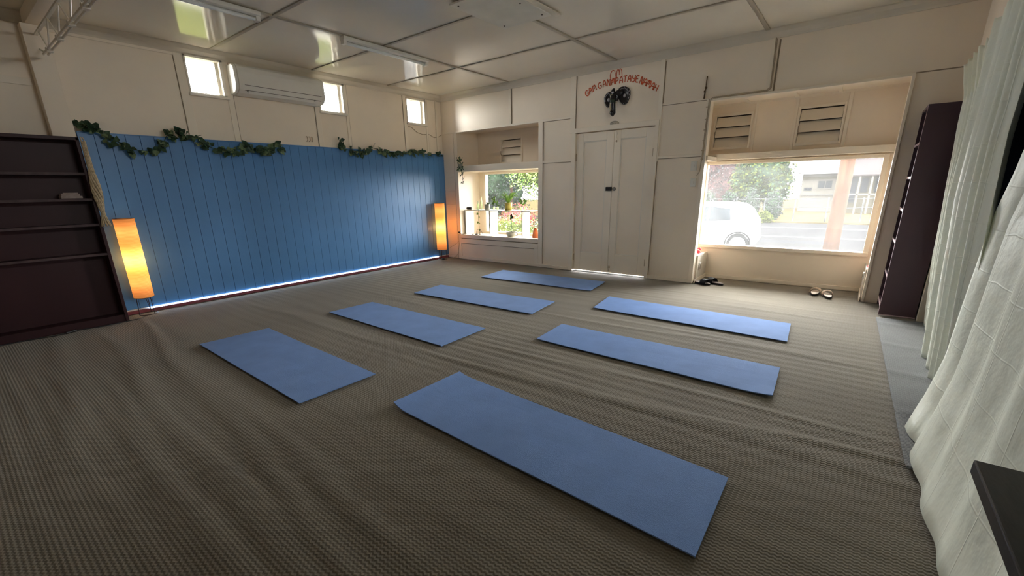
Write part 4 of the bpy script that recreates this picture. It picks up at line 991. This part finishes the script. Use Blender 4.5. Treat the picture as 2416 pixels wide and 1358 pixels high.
def sandal(loc, rz, label, sole_m, top_m, strap_m, cross=False):
    S_ = thing('sandal', label, 'sandal', loc); S_.rotation_euler = (0, 0, R(rz))
    out = []
    for k in range(28):
        a = 2 * math.pi * k / 28; x = math.cos(a) * 0.128; wv = 0.044 + 0.007 * math.cos(a); y = math.sin(a) * wv + 0.006 * math.cos(a)
        out.append((x, y))
    def loc_build(mb, name, m_, parent=S_, **kw):
        o = mb.build(name, m_, None, **kw); o.parent = parent; return o
    loc_build(MB().prism(out, 'z', 0.0, 0.018), 'sole', sole_m, bevel=0.003)
    loc_build(MB().prism([(p[0] * .95, p[1] * .93) for p in out], 'z', 0.018, 0.026), 'insole', top_m, bevel=0.003)
    m = MB()
    def band(xc, w_, h_, tw=0.0):
        m.grid(lambda u, v: (xc + (u - .5) * w_ + tw * (v - .5) + 0.012 * math.sin(v * math.pi), (0.052) * -math.cos(v * math.pi), 0.012 + h_ * math.sin(v * math.pi) ** .7), 4, 12)
    if cross: band(0.045, 0.045, 0.052, 0.06); band(0.045, 0.045, 0.054, -0.06)
    else: band(0.045, 0.085, 0.062)
    loc_build(m, 'strap', strap_m, smooth=True, solid=0.005)
    return S_
sandal((4.80, 0.020, 0.0), -22, 'black slide sandal nearest the left ledge of the shop bay', shoe_black, shoe_insole, shoe_black)
sandal((4.95, 0.115, 0.0), 200 - 50, 'black slide sandal just right of its pair, strap facing the window', shoe_black, shoe_insole, shoe_black)
sandal((6.066, 0.14, 0.0), 86, 'beige strappy sandal lying nearer the window', rubber_m, shoe_beige_in, shoe_beige, True)
sandal((6.196, 0.05, 0.0), 97, 'beige strappy sandal lying nearer the mats', rubber_m, shoe_beige_in, shoe_beige, True)

# ------------------------------------------------------------------ yoga mats
def yoga_mat(c4, label, curl=None, seed=0, lip=0.0):
    """c4: far-left, far-right, near-right, near-left corners on the floor"""
    rn = random.Random(seed)
    A_, B2, C2, D2 = [Vector((p[0], p[1], 0)) for p in c4]
    ctr = (A_ + B2 + C2 + D2) / 4
    nu, nv = 60, 22; th = 0.006
    def pos(u, v):
        p = (A_ * (1 - u) + B2 * u) * (1 - v) + (D2 * (1 - u) + C2 * u) * v
        z = 0.002 + 0.0025 * (0.5 + 0.5 * math.sin(u * 9 + seed)) * (1 if curl is None else 1)
        z += 0.0015 * (1 + mnoise.noise(Vector((u * 4, v * 2, seed))))
        if curl == 'left' and u < 0.07: z += 0.030 * ((0.07 - u) / 0.07) ** 2 * (0.6 + 0.4 * v)
        if curl == 'corner':
            d = math.hypot((1 - u) * 3, 1 - v)
            if d < 0.35: z += 0.014 * ((0.35 - d) / 0.35) ** 2
        if lip and u > 0.88: z += lip * ((u - 0.88) / 0.12) ** 2
        return p + Vector((0, 0, z))
    m = MB()
    for top_ in (True, False):
        for i in range(nu + 1):
            for j in range(nv + 1):
                p = pos(i / nu, j / nv); 
                if not top_ : p.z = p.z
                else: p.z += th
                m.v.append(tuple(p))
    S_ = (nu + 1) * (nv + 1)
    idx = lambda i, j, t_: (0 if t_ else S_) + i * (nv + 1) + j
    for i in range(nu):
        for j in range(nv):
            m.f.append((idx(i, j, 1), idx(i + 1, j, 1), idx(i + 1, j + 1, 1), idx(i, j + 1, 1)))
            m.f.append((idx(i, j, 0), idx(i, j + 1, 0), idx(i + 1, j + 1, 0), idx(i + 1, j, 0)))
    def side(a, b):
        # own vertices, so that the cut edge stays crisp
        m.quad(m.v[a], m.v[b], m.v[b + S_], m.v[a + S_])
    for i in range(nu):
        for j in (0, nv): side(idx(i, j, 1), idx(i + 1, j, 1))
    for j in range(nv):
        for i in (0, nu): side(idx(i, j, 1), idx(i, j + 1, 1))
    o = m.build('yoga_mat', yoga_m, None, loc=(ctr.x, ctr.y, 0))
    tag(o, label, 'yoga mat', 'blue yoga mats laid out on the carpet')
    for p in o.data.polygons:
        if abs(p.normal.z) > 0.5: p.use_smooth = True
    return o
yoga_mat([(4.227, -4.147), (6.041, -4.284), (6.049, -4.841), (4.239, -4.753)], 'blue yoga mat nearest the camera in the right row, left edge curled up', 'left', 1)
yoga_mat([(4.208, -2.673), (6.051, -2.698), (6.078, -3.261), (4.25, -3.183)], 'middle blue yoga mat of the right row, with a crease near its right end', 'corner', 2)
yoga_mat([(4.099, -1.375), (5.986, -1.429), (6.021, -2.023), (4.177, -1.943)], 'blue yoga mat of the right row closest to the large shop window', None, 3)
yoga_mat([(1.872, -0.626), (3.679, -0.596), (3.764, -1.21), (1.944, -1.266)], 'farthest blue yoga mat, directly before the double doors', None, 4)
yoga_mat([(1.847, -2.025), (3.684, -1.954), (3.756, -2.542), (1.915, -2.576)], 'second farthest blue yoga mat of the left row', None, 5)
yoga_mat([(1.869, -3.197), (3.674, -3.208), (3.688, -3.806), (1.854, -3.756)], 'third blue yoga mat of the left row, counted from the doors', None, 6)
yoga_mat([(1.896, -4.441), (3.72, -4.51), (3.708, -5.084), (1.865, -5.036)], 'blue yoga mat of the left row nearest the glowing left lamp', None, 7)

# ------------------------------------------------------------------ grey carpet offcut under the curtain
def off(u, v):
    y = -0.72 - 3.0 * v; x = 6.625 + 0.055 * v + u * 0.36
    return (x, y, 0.004 + 0.0022 * (1 + mnoise.noise(Vector((x * 2, y * 5, 0)))) + 0.006 * max(0, math.sin(y * 9 + x * 1.5)) ** 8)
m = MB().grid(off, 26, 110)
o = m.build('carpet_offcut', carpet_grey, smooth=True, solid=0.004); tag(o, 'blue-grey carpet strip lying beside the right bookcase and curtain', 'carpet')

# ------------------------------------------------------------------ curtains
def sheet(name, label, edgeL, edgeR, zt, zb, folds, amp_t, amp_b, seed, flare=None, nu=160, nv=60, depth=0.0):
    """edgeL/edgeR: functions z-fraction t (0 top..1 bottom) -> (x, y)"""
    rn = random.Random(seed); ph = [rn.uniform(0, 6.28) for _ in range(6)]
    def P(u, v):
        xl, yl = edgeL(v); xr, yr = edgeR(v)
        x = xl + (xr - xl) * u; y = yl + (yr - yl) * u
        if flare: dx = flare(u, v); x += dx
        amp = amp_t + (amp_b - amp_t) * v
        w_ = math.sin(u * folds * 2 * math.pi + ph[0] + 1.1 * math.sin(u * 7 + ph[1]) + 0.7 * v * math.sin(u * 5 + ph[2]))
        w2 = math.sin(u * folds * 4.7 * math.pi + ph[3] + v * 1.5)
        x += amp * (w_ * 0.75 + w2 * 0.22 * (1 - 0.5 * v)) - amp
        y += amp * 0.5 * math.cos(u * folds * 2 * math.pi + ph[0])
        top = zt(u) if callable(zt) else zt; bot = zb(u) if callable(zb) else zb
        z = top + (bot - top) * v
        x += 0.006 * mnoise.noise(Vector((y * 3, z * 2, seed)))
        return (x, y, z)
    Lw = abs(edgeR(0)[1] - edgeL(0)[1]) * 1.25
    m = MB().grid(P, nu, nv, lambda u, v: (u * Lw, v * 2.3))
    o = m.build(name, curtain_m, None, smooth=True, solid=0.0015)
    return o
def interp(tbl):
    def f(t):
        for i in range(len(tbl) - 1):
            if tbl[i][0] <= t <= tbl[i + 1][0] + 1e-9:
                s = (t - tbl[i][0]) / (tbl[i + 1][0] - tbl[i][0]); return (tbl[i][1] + (tbl[i + 1][1] - tbl[i][1]) * s, tbl[i][2] + (tbl[i + 1][2] - tbl[i][2]) * s)
        return tbl[-1][1:]
    return f
e1L = interp([(0, 6.90, -0.03), (0.15, 6.90, -0.59), (0.24, 6.90, -0.64), (0.48, 6.905, -0.84), (0.72, 6.93, -0.84), (1.0, 6.99, -0.78)])
e1R = interp([(0, 6.90, -1.75), (0.5, 6.90, -1.85), (1.0, 6.97, -1.95)])
ztop = lambda base, n: (lambda u: base - 0.022 * abs(math.sin(u * n * math.pi)))
cu = sheet('curtain', 'pale green creased curtain nearest the right corner bookcase', e1L, e1R, ztop(2.305, 7), 0.012, 7, 0.028, 0.018, 5)
tag(cu, cu.get('label') or 'pale green creased curtain nearest the right corner bookcase', 'curtain', 'pale green curtains along the right wall')
e2L = interp([(0, 6.875, -1.45), (0.5, 6.86, -1.62), (1.0, 6.93, -1.80)])
e2R = interp([(0, 6.88, -2.72), (0.35, 6.88, -2.70), (0.55, 6.88, -2.84), (1.0, 6.93, -2.95)])
cu = sheet('curtain', '', e2L, e2R, ztop(2.335, 6), 0.012, 5, 0.036, 0.035, 9)
tag(cu, 'middle pale green curtain, ending at the dark gap', 'curtain', 'pale green curtains along the right wall')
e3L = interp([(0, 6.90, -3.45), (0.43, 6.90, -2.96), (0.52, 6.895, -2.82), (0.86, 6.855, -2.86), (0.95, 6.79, -3.02), (1.0, 6.715, -3.25)])
e3R = interp([(0, 6.88, -6.0), (1.0, 6.86, -6.1)])
cu = sheet('curtain', '', e3L, e3R, ztop(2.31, 12), lambda u: 0.012, 6, 0.030, 0.010, 14, flare=lambda u, v: -0.035 * v * v * math.sin(min(1, u * 1.3) * math.pi) + 0.045 * math.exp(-((u - 0.065) / 0.022) ** 2) * (1 - 0.5 * v))
tag(cu, 'near pale green curtain flaring onto the carpet behind the dark table', 'curtain', 'pale green curtains along the right wall')
t = MB(); t.tube([(6.915, -0.005, 2.312), (6.915, -1.5, 2.345), (6.915, -3.0, 2.345), (6.915, -6.2, 2.33)], 0.005, 6); t.ball((6.905, -0.012, 2.312), 0.016)
tag(t.build('curtain_wire', plastic_w), 'taut white curtain wire fixed in the right room corner', 'wire')

# dark table corner
T_ = thing('side_table', 'dark stained wooden table whose corner shows at the lower right', 'table', (6.70, -5.6, 0))
MB().box(6.567, 6.75, -6.15, -5.068, 0.722, 0.752).build('tabletop', bench_m, T_, bevel=0.003)
for (x, y) in ((6.72, -5.50), (6.72, -6.05), (6.62, -6.05)): MB().box(x - .02, x + .02, y - .02, y + .02, 0.0, 0.722).build('leg', bench_m, T_)
MB().box(6.70, 6.715, -6.07, -5.48, 0.66, 0.722).build('apron', bench_m, T_)

# ------------------------------------------------------------------ street outside
G0 = -0.72
def ground(name, x0, x1, y0, y1, z, m_, label, cat):
    o = MB().box(x0, x1, y0, y1, z - 0.3, z).build(name, m_); struct(o, label, cat)
ground('ground_footpath', -2.0, 60, 0.70, 5.2, G0 + 0.02, footpath_m, 'pale footpath outside the shopfront', 'footpath')
ground('ground_lawn', -60, -2.0, -30, 5.2, G0 + 0.04, lawn_m, 'sunlit lawn beyond the left wall', 'lawn')
ground('ground_road', -60, 60, 5.2, 21.5, G0, road_m, 'grey asphalt road outside the shop', 'road')
ground('ground_verge', -60, 60, 21.5, 60, G0 + 0.06, verge_m, 'dry grass verge across the road', 'verge')
t = MB()
for y in (14.2, 18.4): t.box(-60, 60, y - 0.16, y + 0.16, G0, G0 + 0.008)
tag(t.build('road_marking', line_m), 'white painted lines along the road', 'road marking')

def foliage(name, label, cat, blobs, n, size, mats, seed, trunk=None, group=None):
    rn = random.Random(seed)
    T = thing(name, label, cat, (blobs[0][0], blobs[0][1], G0), group=group)
    ms = [MB() for _ in mats]
    core = MB()
    for (x, y, z, rx, ry, rz) in blobs:
        i0 = len(core.v)
        core.ball((x, y, z), 0.74, 36, 24, sc=(rx, ry, rz))
        for q_ in range(i0, len(core.v)):
            a_ = Vector(core.v[q_]); c_ = Vector((x, y, z)); f_ = 1 + 0.34 * mnoise.noise(a_ * 2.3 / max(rx, .5) + Vector((seed, 0, 0))) + 0.22 * mnoise.noise(a_ * 7.0 / max(rx, .5))
            core.v[q_] = tuple(c_ + (a_ - c_) * f_)
        for k in range(n * 4):
            v = Vector((rn.gauss(0, 1), rn.gauss(0, 1), rn.gauss(0, 1))).normalized(); rr = rn.uniform(.74, 1.12) * (1 + 0.30 * mnoise.noise(v * 2.2 + Vector((seed, x, z))))
            p = Vector((x + v.x * rx * rr, y + v.y * ry * rr, z + v.z * rz * rr))
            if p.z < G0: continue
            d = Vector((rn.uniform(-1, 1), rn.uniform(-1, 1), rn.uniform(-1, .6))); s_ = size * rn.uniform(.5, 1.2)
            d.normalize(); sd = d.cross(Vector((rn.uniform(-1, 1), rn.uniform(-1, 1), rn.uniform(-1, 1)))).normalized()
            q = ms[rn.randrange(len(ms))]
            q.quad(p, p + d * s_ * .5 + sd * s_ * .3, p + d * s_, p + d * s_ * .5 - sd * s_ * .3)
    core.build('inner_foliage', mats[0], T, smooth=True)
    for i, q in enumerate(ms): q.build('leaves', mats[i], T)
    if trunk: MB().tube(trunk, [0.12, 0.10, 0.07][:len(trunk)], 8).build('trunk', pole_m, T)
foliage('street_tree', 'large green tree across the road left of the white house', 'tree', [(1.7, 24.5, 2.8, 1.4, .9, 2.0), (1.0, 24.5, 1.4, .9, .8, 1.3), (2.3, 24.6, 1.3, 0.75, .7, 1.4)], 900, 0.20, [hedge_m, hedge_lime], 31, [(1.6, 24.5, G0), (1.6, 24.5, 2)])
foliage('blossom_tree', 'pinkish leafy tree at the left edge of the shop window view', 'tree', [(-1.5, 27.4, 2.9, 1.8, 1.2, 2.2), (-1.2, 27.4, 1.2, 1.7, 1.0, 1.6)], 1100, 0.16, [pink_leaf, shrub_grey], 32, [(-1.5, 27.4, G0), (-1.5, 27.4, 2)])
for i in range(5):
    foliage('hedge_shrub', 'silvery green shrub low along the fence across the road', 'shrub', [(-2.0 + i * 1.15, 22.95, 0.0, .42, .40, 0.85)], 600, 0.12, [hedge_m, shrub_grey], 40 + i, group='shrubs along the far fence')
foliage('verge_plant', 'small yellow-green tussock on the far verge right of the car', 'plant', [(2.45, 21.1, -0.45, .40, .30, .30)], 300, 0.12, [hedge_lime], 50)

# fence wires across the road
F = thing('wire_fence', 'low wire fence along the far verge across the road', 'fence', (3.5, 22, G0))
for i in range(7): MB().tube([(-0.5 + i * 1.4, 22.0, G0), (-0.5 + i * 1.4, 22.0, 0.55)], 0.035, 6).build('post', shrub_grey, F)
m = MB()
for z in (0.05, 0.48): m.tube([(-3 + i * .7, 22.0, z + .03 * math.sin(i * 1.9)) for i in range(18)], 0.016, 5)
m.build('wires', shrub_grey, F)

# power pole
m = MB(); m.lathe([(0.0, 0), (0.175, 0), (0.165, 0.8), (0.12, 7.0), (0.0, 7.0)], 18, (5.93, 8.0, G0))
P_ = thing('power_pole', 'weathered timber power pole beyond the large shop window', 'power pole', (5.93, 8.0, G0))
m.build('shaft', pole_m, P_, smooth=True); MB().box(4.9, 6.96, 7.95, 8.05, 5.6, 5.72).build('crossarm', pole_m, P_)

# houses
H = thing('house', 'white weatherboard house with wide pale roof across the road', 'house', (4.3, 34, G0))
MB().box(2.95, 5.25, 32, 38, G0, 2.0).build('wall', house_w, H)
MB().prism([(2.3, 1.95), (5.30, 1.95), (5.30, 2.05), (4.9, 4.6), (3.0, 4.6), (2.3, 2.05)], 'y', 31.4, 38.5).build('roof', roof_w, H)
MB().prism([(2.9, 1.84), (5.3, 1.84), (5.3, 1.95), (2.9, 1.95)], 'y', 31.2, 32).build('gutter', roof_w, H)
f = MB().box(3.85, 4.75, 31.95, 32.0, 0.82, 1.45).build('window', house_w, H); MB().box(3.92, 4.30, 31.93, 31.95, 0.9, 1.38).build('pane', dark_glass, f); MB().box(4.34, 4.70, 31.93, 31.95, 0.9, 1.38).build('pane', dark_glass, f)
MB().box(2.96, 5.1, 31.9, 32.0, 1.48, 1.66).build('hood', house_y, H)
f = MB().box(3.15, 3.60, 31.95, 32.0, 0.75, 0.95).build('vent', dark_glass, H)
MB().tube([(3.0, 31.9, 0.45), (5.2, 31.9, 0.45)], 0.03, 6).build('rail', shrub_grey, H)
H = thing('house', 'yellowish house with pinkish iron roof and shaded porch right of the pole', 'house', (6.8, 31, G0))
MB().box(5.5, 8.6, 31.0, 37, G0, 1.65).build('wall', house_y, H)
MB().prism([(30.0, 1.62), (30.0, 1.70), (33.5, 4.2), (37.4, 1.70), (37.4, 1.62)], 'x', 5.42, 9.0).build('roof', roof_p, H)
MB().box(5.5, 6.05, 30.9, 31.0, 0.0, 1.5).build('screen', dark_glass, H)
for (a, b) in ((6.25, 6.6), (6.95, 7.4)): MB().box(a, b, 30.95, 31.0, 0.62, 1.5).build('window', dark_glass, H)
for x in (5.6, 6.15, 6.75, 7.3): MB().box(x - .05, x + .05, 30.1, 30.2, G0, 1.62).build('porch_post', house_w, H)
MB().box(5.5, 8.6, 30.1, 30.2, 0.48, 0.56).build('porch_rail', house_w, H)

# white car
CR = thing('car', 'white hatchback parked outside the large shop window', 'car', (2.0, 8.6, G0))
xr = 4.06
body = [(xr, G0 + .35), (xr - .02, G0 + .62), (xr - .05, G0 + .92), (xr - .28, G0 + 1.30), (xr - .50, G0 + 1.44), (xr - 1.2, G0 + 1.50), (xr - 1.9, G0 + 1.46), (xr - 2.7, G0 + 1.0), (xr - 3.7, G0 + .86), (xr - 4.1, G0 + .62), (xr - 4.15, G0 + .30), (xr - 4.1, G0 + .2), (xr - .1, G0 + .2)]
m = MB()
yc, hw = 9.02, 0.84
nb_ = len(body)
secs = [(-1.0, 0.93, -0.02), (-0.97, 0.985, 0), (-0.80, 1.0, 0), (0.80, 1.0, 0), (0.97, 0.985, 0), (1.0, 0.93, -0.02)]
i0 = 0
for (fy, sc_, dz) in secs:
    for (bx, bz) in body:
        # the glasshouse leans inwards
        lean = max(0, bz - (G0 + 0.92)) * 0.28
        yy = yc + fy * (hw - lean)
        m.v.append((xr - 2.07 + (bx - xr + 2.07) * sc_, yy, G0 + (bz - G0) * (1 if sc_ > .95 else .99)))
for s_ in range(len(secs) - 1):
    for k in range(nb_): m.f.append((s_ * nb_ + k, s_ * nb_ + (k + 1) % nb_, (s_ + 1) * nb_ + (k + 1) % nb_, (s_ + 1) * nb_ + k))
m.f.append(tuple(reversed(range(nb_)))); m.f.append(tuple((len(secs) - 1) * nb_ + k for k in range(nb_)))
m.build('body', car_m, CR, bevel=0.03)
def side_glass(pts):
    m = MB()
    i = 0
    o2 = []
    for (bx, bz) in pts: o2.append((bx, yc - (hw - max(0, bz - (G0 + 0.92)) * 0.28) - 0.006, bz))
    m.v += o2 + [(p[0], p[1] + 0.02, p[2]) for p in o2]; n_ = len(o2)
    for k in range(n_): m.f.append((k, (k + 1) % n_, n_ + (k + 1) % n_, n_ + k))
    m.f.append(tuple(range(n_))); m.f.append(tuple(n_ + k for k in reversed(range(n_))))
    m.build('side_window', car_glass, CR)
side_glass([(xr - .62, G0 + 1.00), (xr - .68, G0 + 1.32), (xr - 1.22, G0 + 1.38), (xr - 1.22, G0 + .96)])
side_glass([(xr - 1.28, G0 + .96), (xr - 1.28, G0 + 1.38), (xr - 1.85, G0 + 1.34), (xr - 2.45, G0 + 1.0), (xr - 2.4, G0 + .96)])
def wheel(x):
    M_ = Matrix.Rotation(R(90), 4, 'X')
    W_ = MB().lathe([(0.215, -0.10), (0.29, -0.10), (0.315, -0.07), (0.315, 0.07), (0.29, 0.10), (0.215, 0.10)], 32, (x, yc - hw + 0.09, G0 + 0.315), M_, cap=False).build('wheel', tyre_m, CR, smooth=True)
    m = MB(); m.lathe([(0.0, 0.06), (0.06, 0.07), (0.05, 0.02), (0.19, 0.0), (0.215, 0.05), (0.215, -0.05), (0, -0.05)], 32, (x, yc - hw + 0.06, G0 + 0.315), M_)
    for k in range(7):
        a = k * 2 * math.pi / 7; m.tube([(x + .05 * math.cos(a), yc - hw + 0.01, G0 + .315 + .05 * math.sin(a)), (x + .2 * math.cos(a), yc - hw + 0.02, G0 + .315 + .2 * math.sin(a))], 0.022, 6)
    m.build('hubcap', wheel_m, W_)
    a_ = MB(); a_.lathe([(0.315, -0.02), (0.355, -0.02), (0.355, 0.02), (0.315, 0.02)], 32, (x, yc - hw - 0.002, G0 + 0.33), M_, cap=False)
    a_.build('wheel_arch', tyre_m, CR)
wheel(xr - 0.36); wheel(xr - 3.25)
MB().box(xr - .06, xr + .01, yc - .80, yc - .62, G0 + .75, G0 + .95).build('tail_light', red_m, CR)

# garden outside the left display window
foliage('garden_shrub', 'lime green shrub just outside the display niche window', 'shrub', [(-0.2, 2.6, 0.0, .9, .5, .65)], 900, 0.055, [hedge_lime, green_m], 61)
foliage('grevillea_bush', 'reddish bush outside the display niche window', 'shrub', [(-1.1, 3.9, 0.40, .6, .4, .45)], 500, 0.055, [red_leaf, hedge_lime], 62)
foliage('garden_tree', 'tall grey-green tree beyond the display niche window', 'tree', [(-6.2, 9.8, 1.9, 1.3, 1.0, 1.9), (-7.8, 10, 1.3, 1.3, 1.0, 2.0)], 1500, 0.11, [hedge_m, shrub_grey], 63, [(-5.6, 9.5, G0), (-5.6, 9.5, 1.5)])
foliage('garden_tree', 'bright yellow-green tree at the right of the niche window view', 'tree', [(-3.3, 8.2, 2.2, 1.1, .8, 1.1)], 1500, 0.10, [hedge_lime, green_m], 64, [(-3.2, 8.2, G0), (-3.2, 8.2, 1.8)])
Fn = thing('white_fence', 'white picket fence beyond the display niche window', 'fence', (-4, 7, G0))
for i in range(22): MB().box(-8.6 + i * .36, -8.52 + i * .36, 7.0, 7.03, G0, 0.30).build('picket', fence_w, Fn)
MB().box(-8.7, -0.8, 7.03, 7.07, 0.10, 0.17).build('rail', fence_w, Fn)
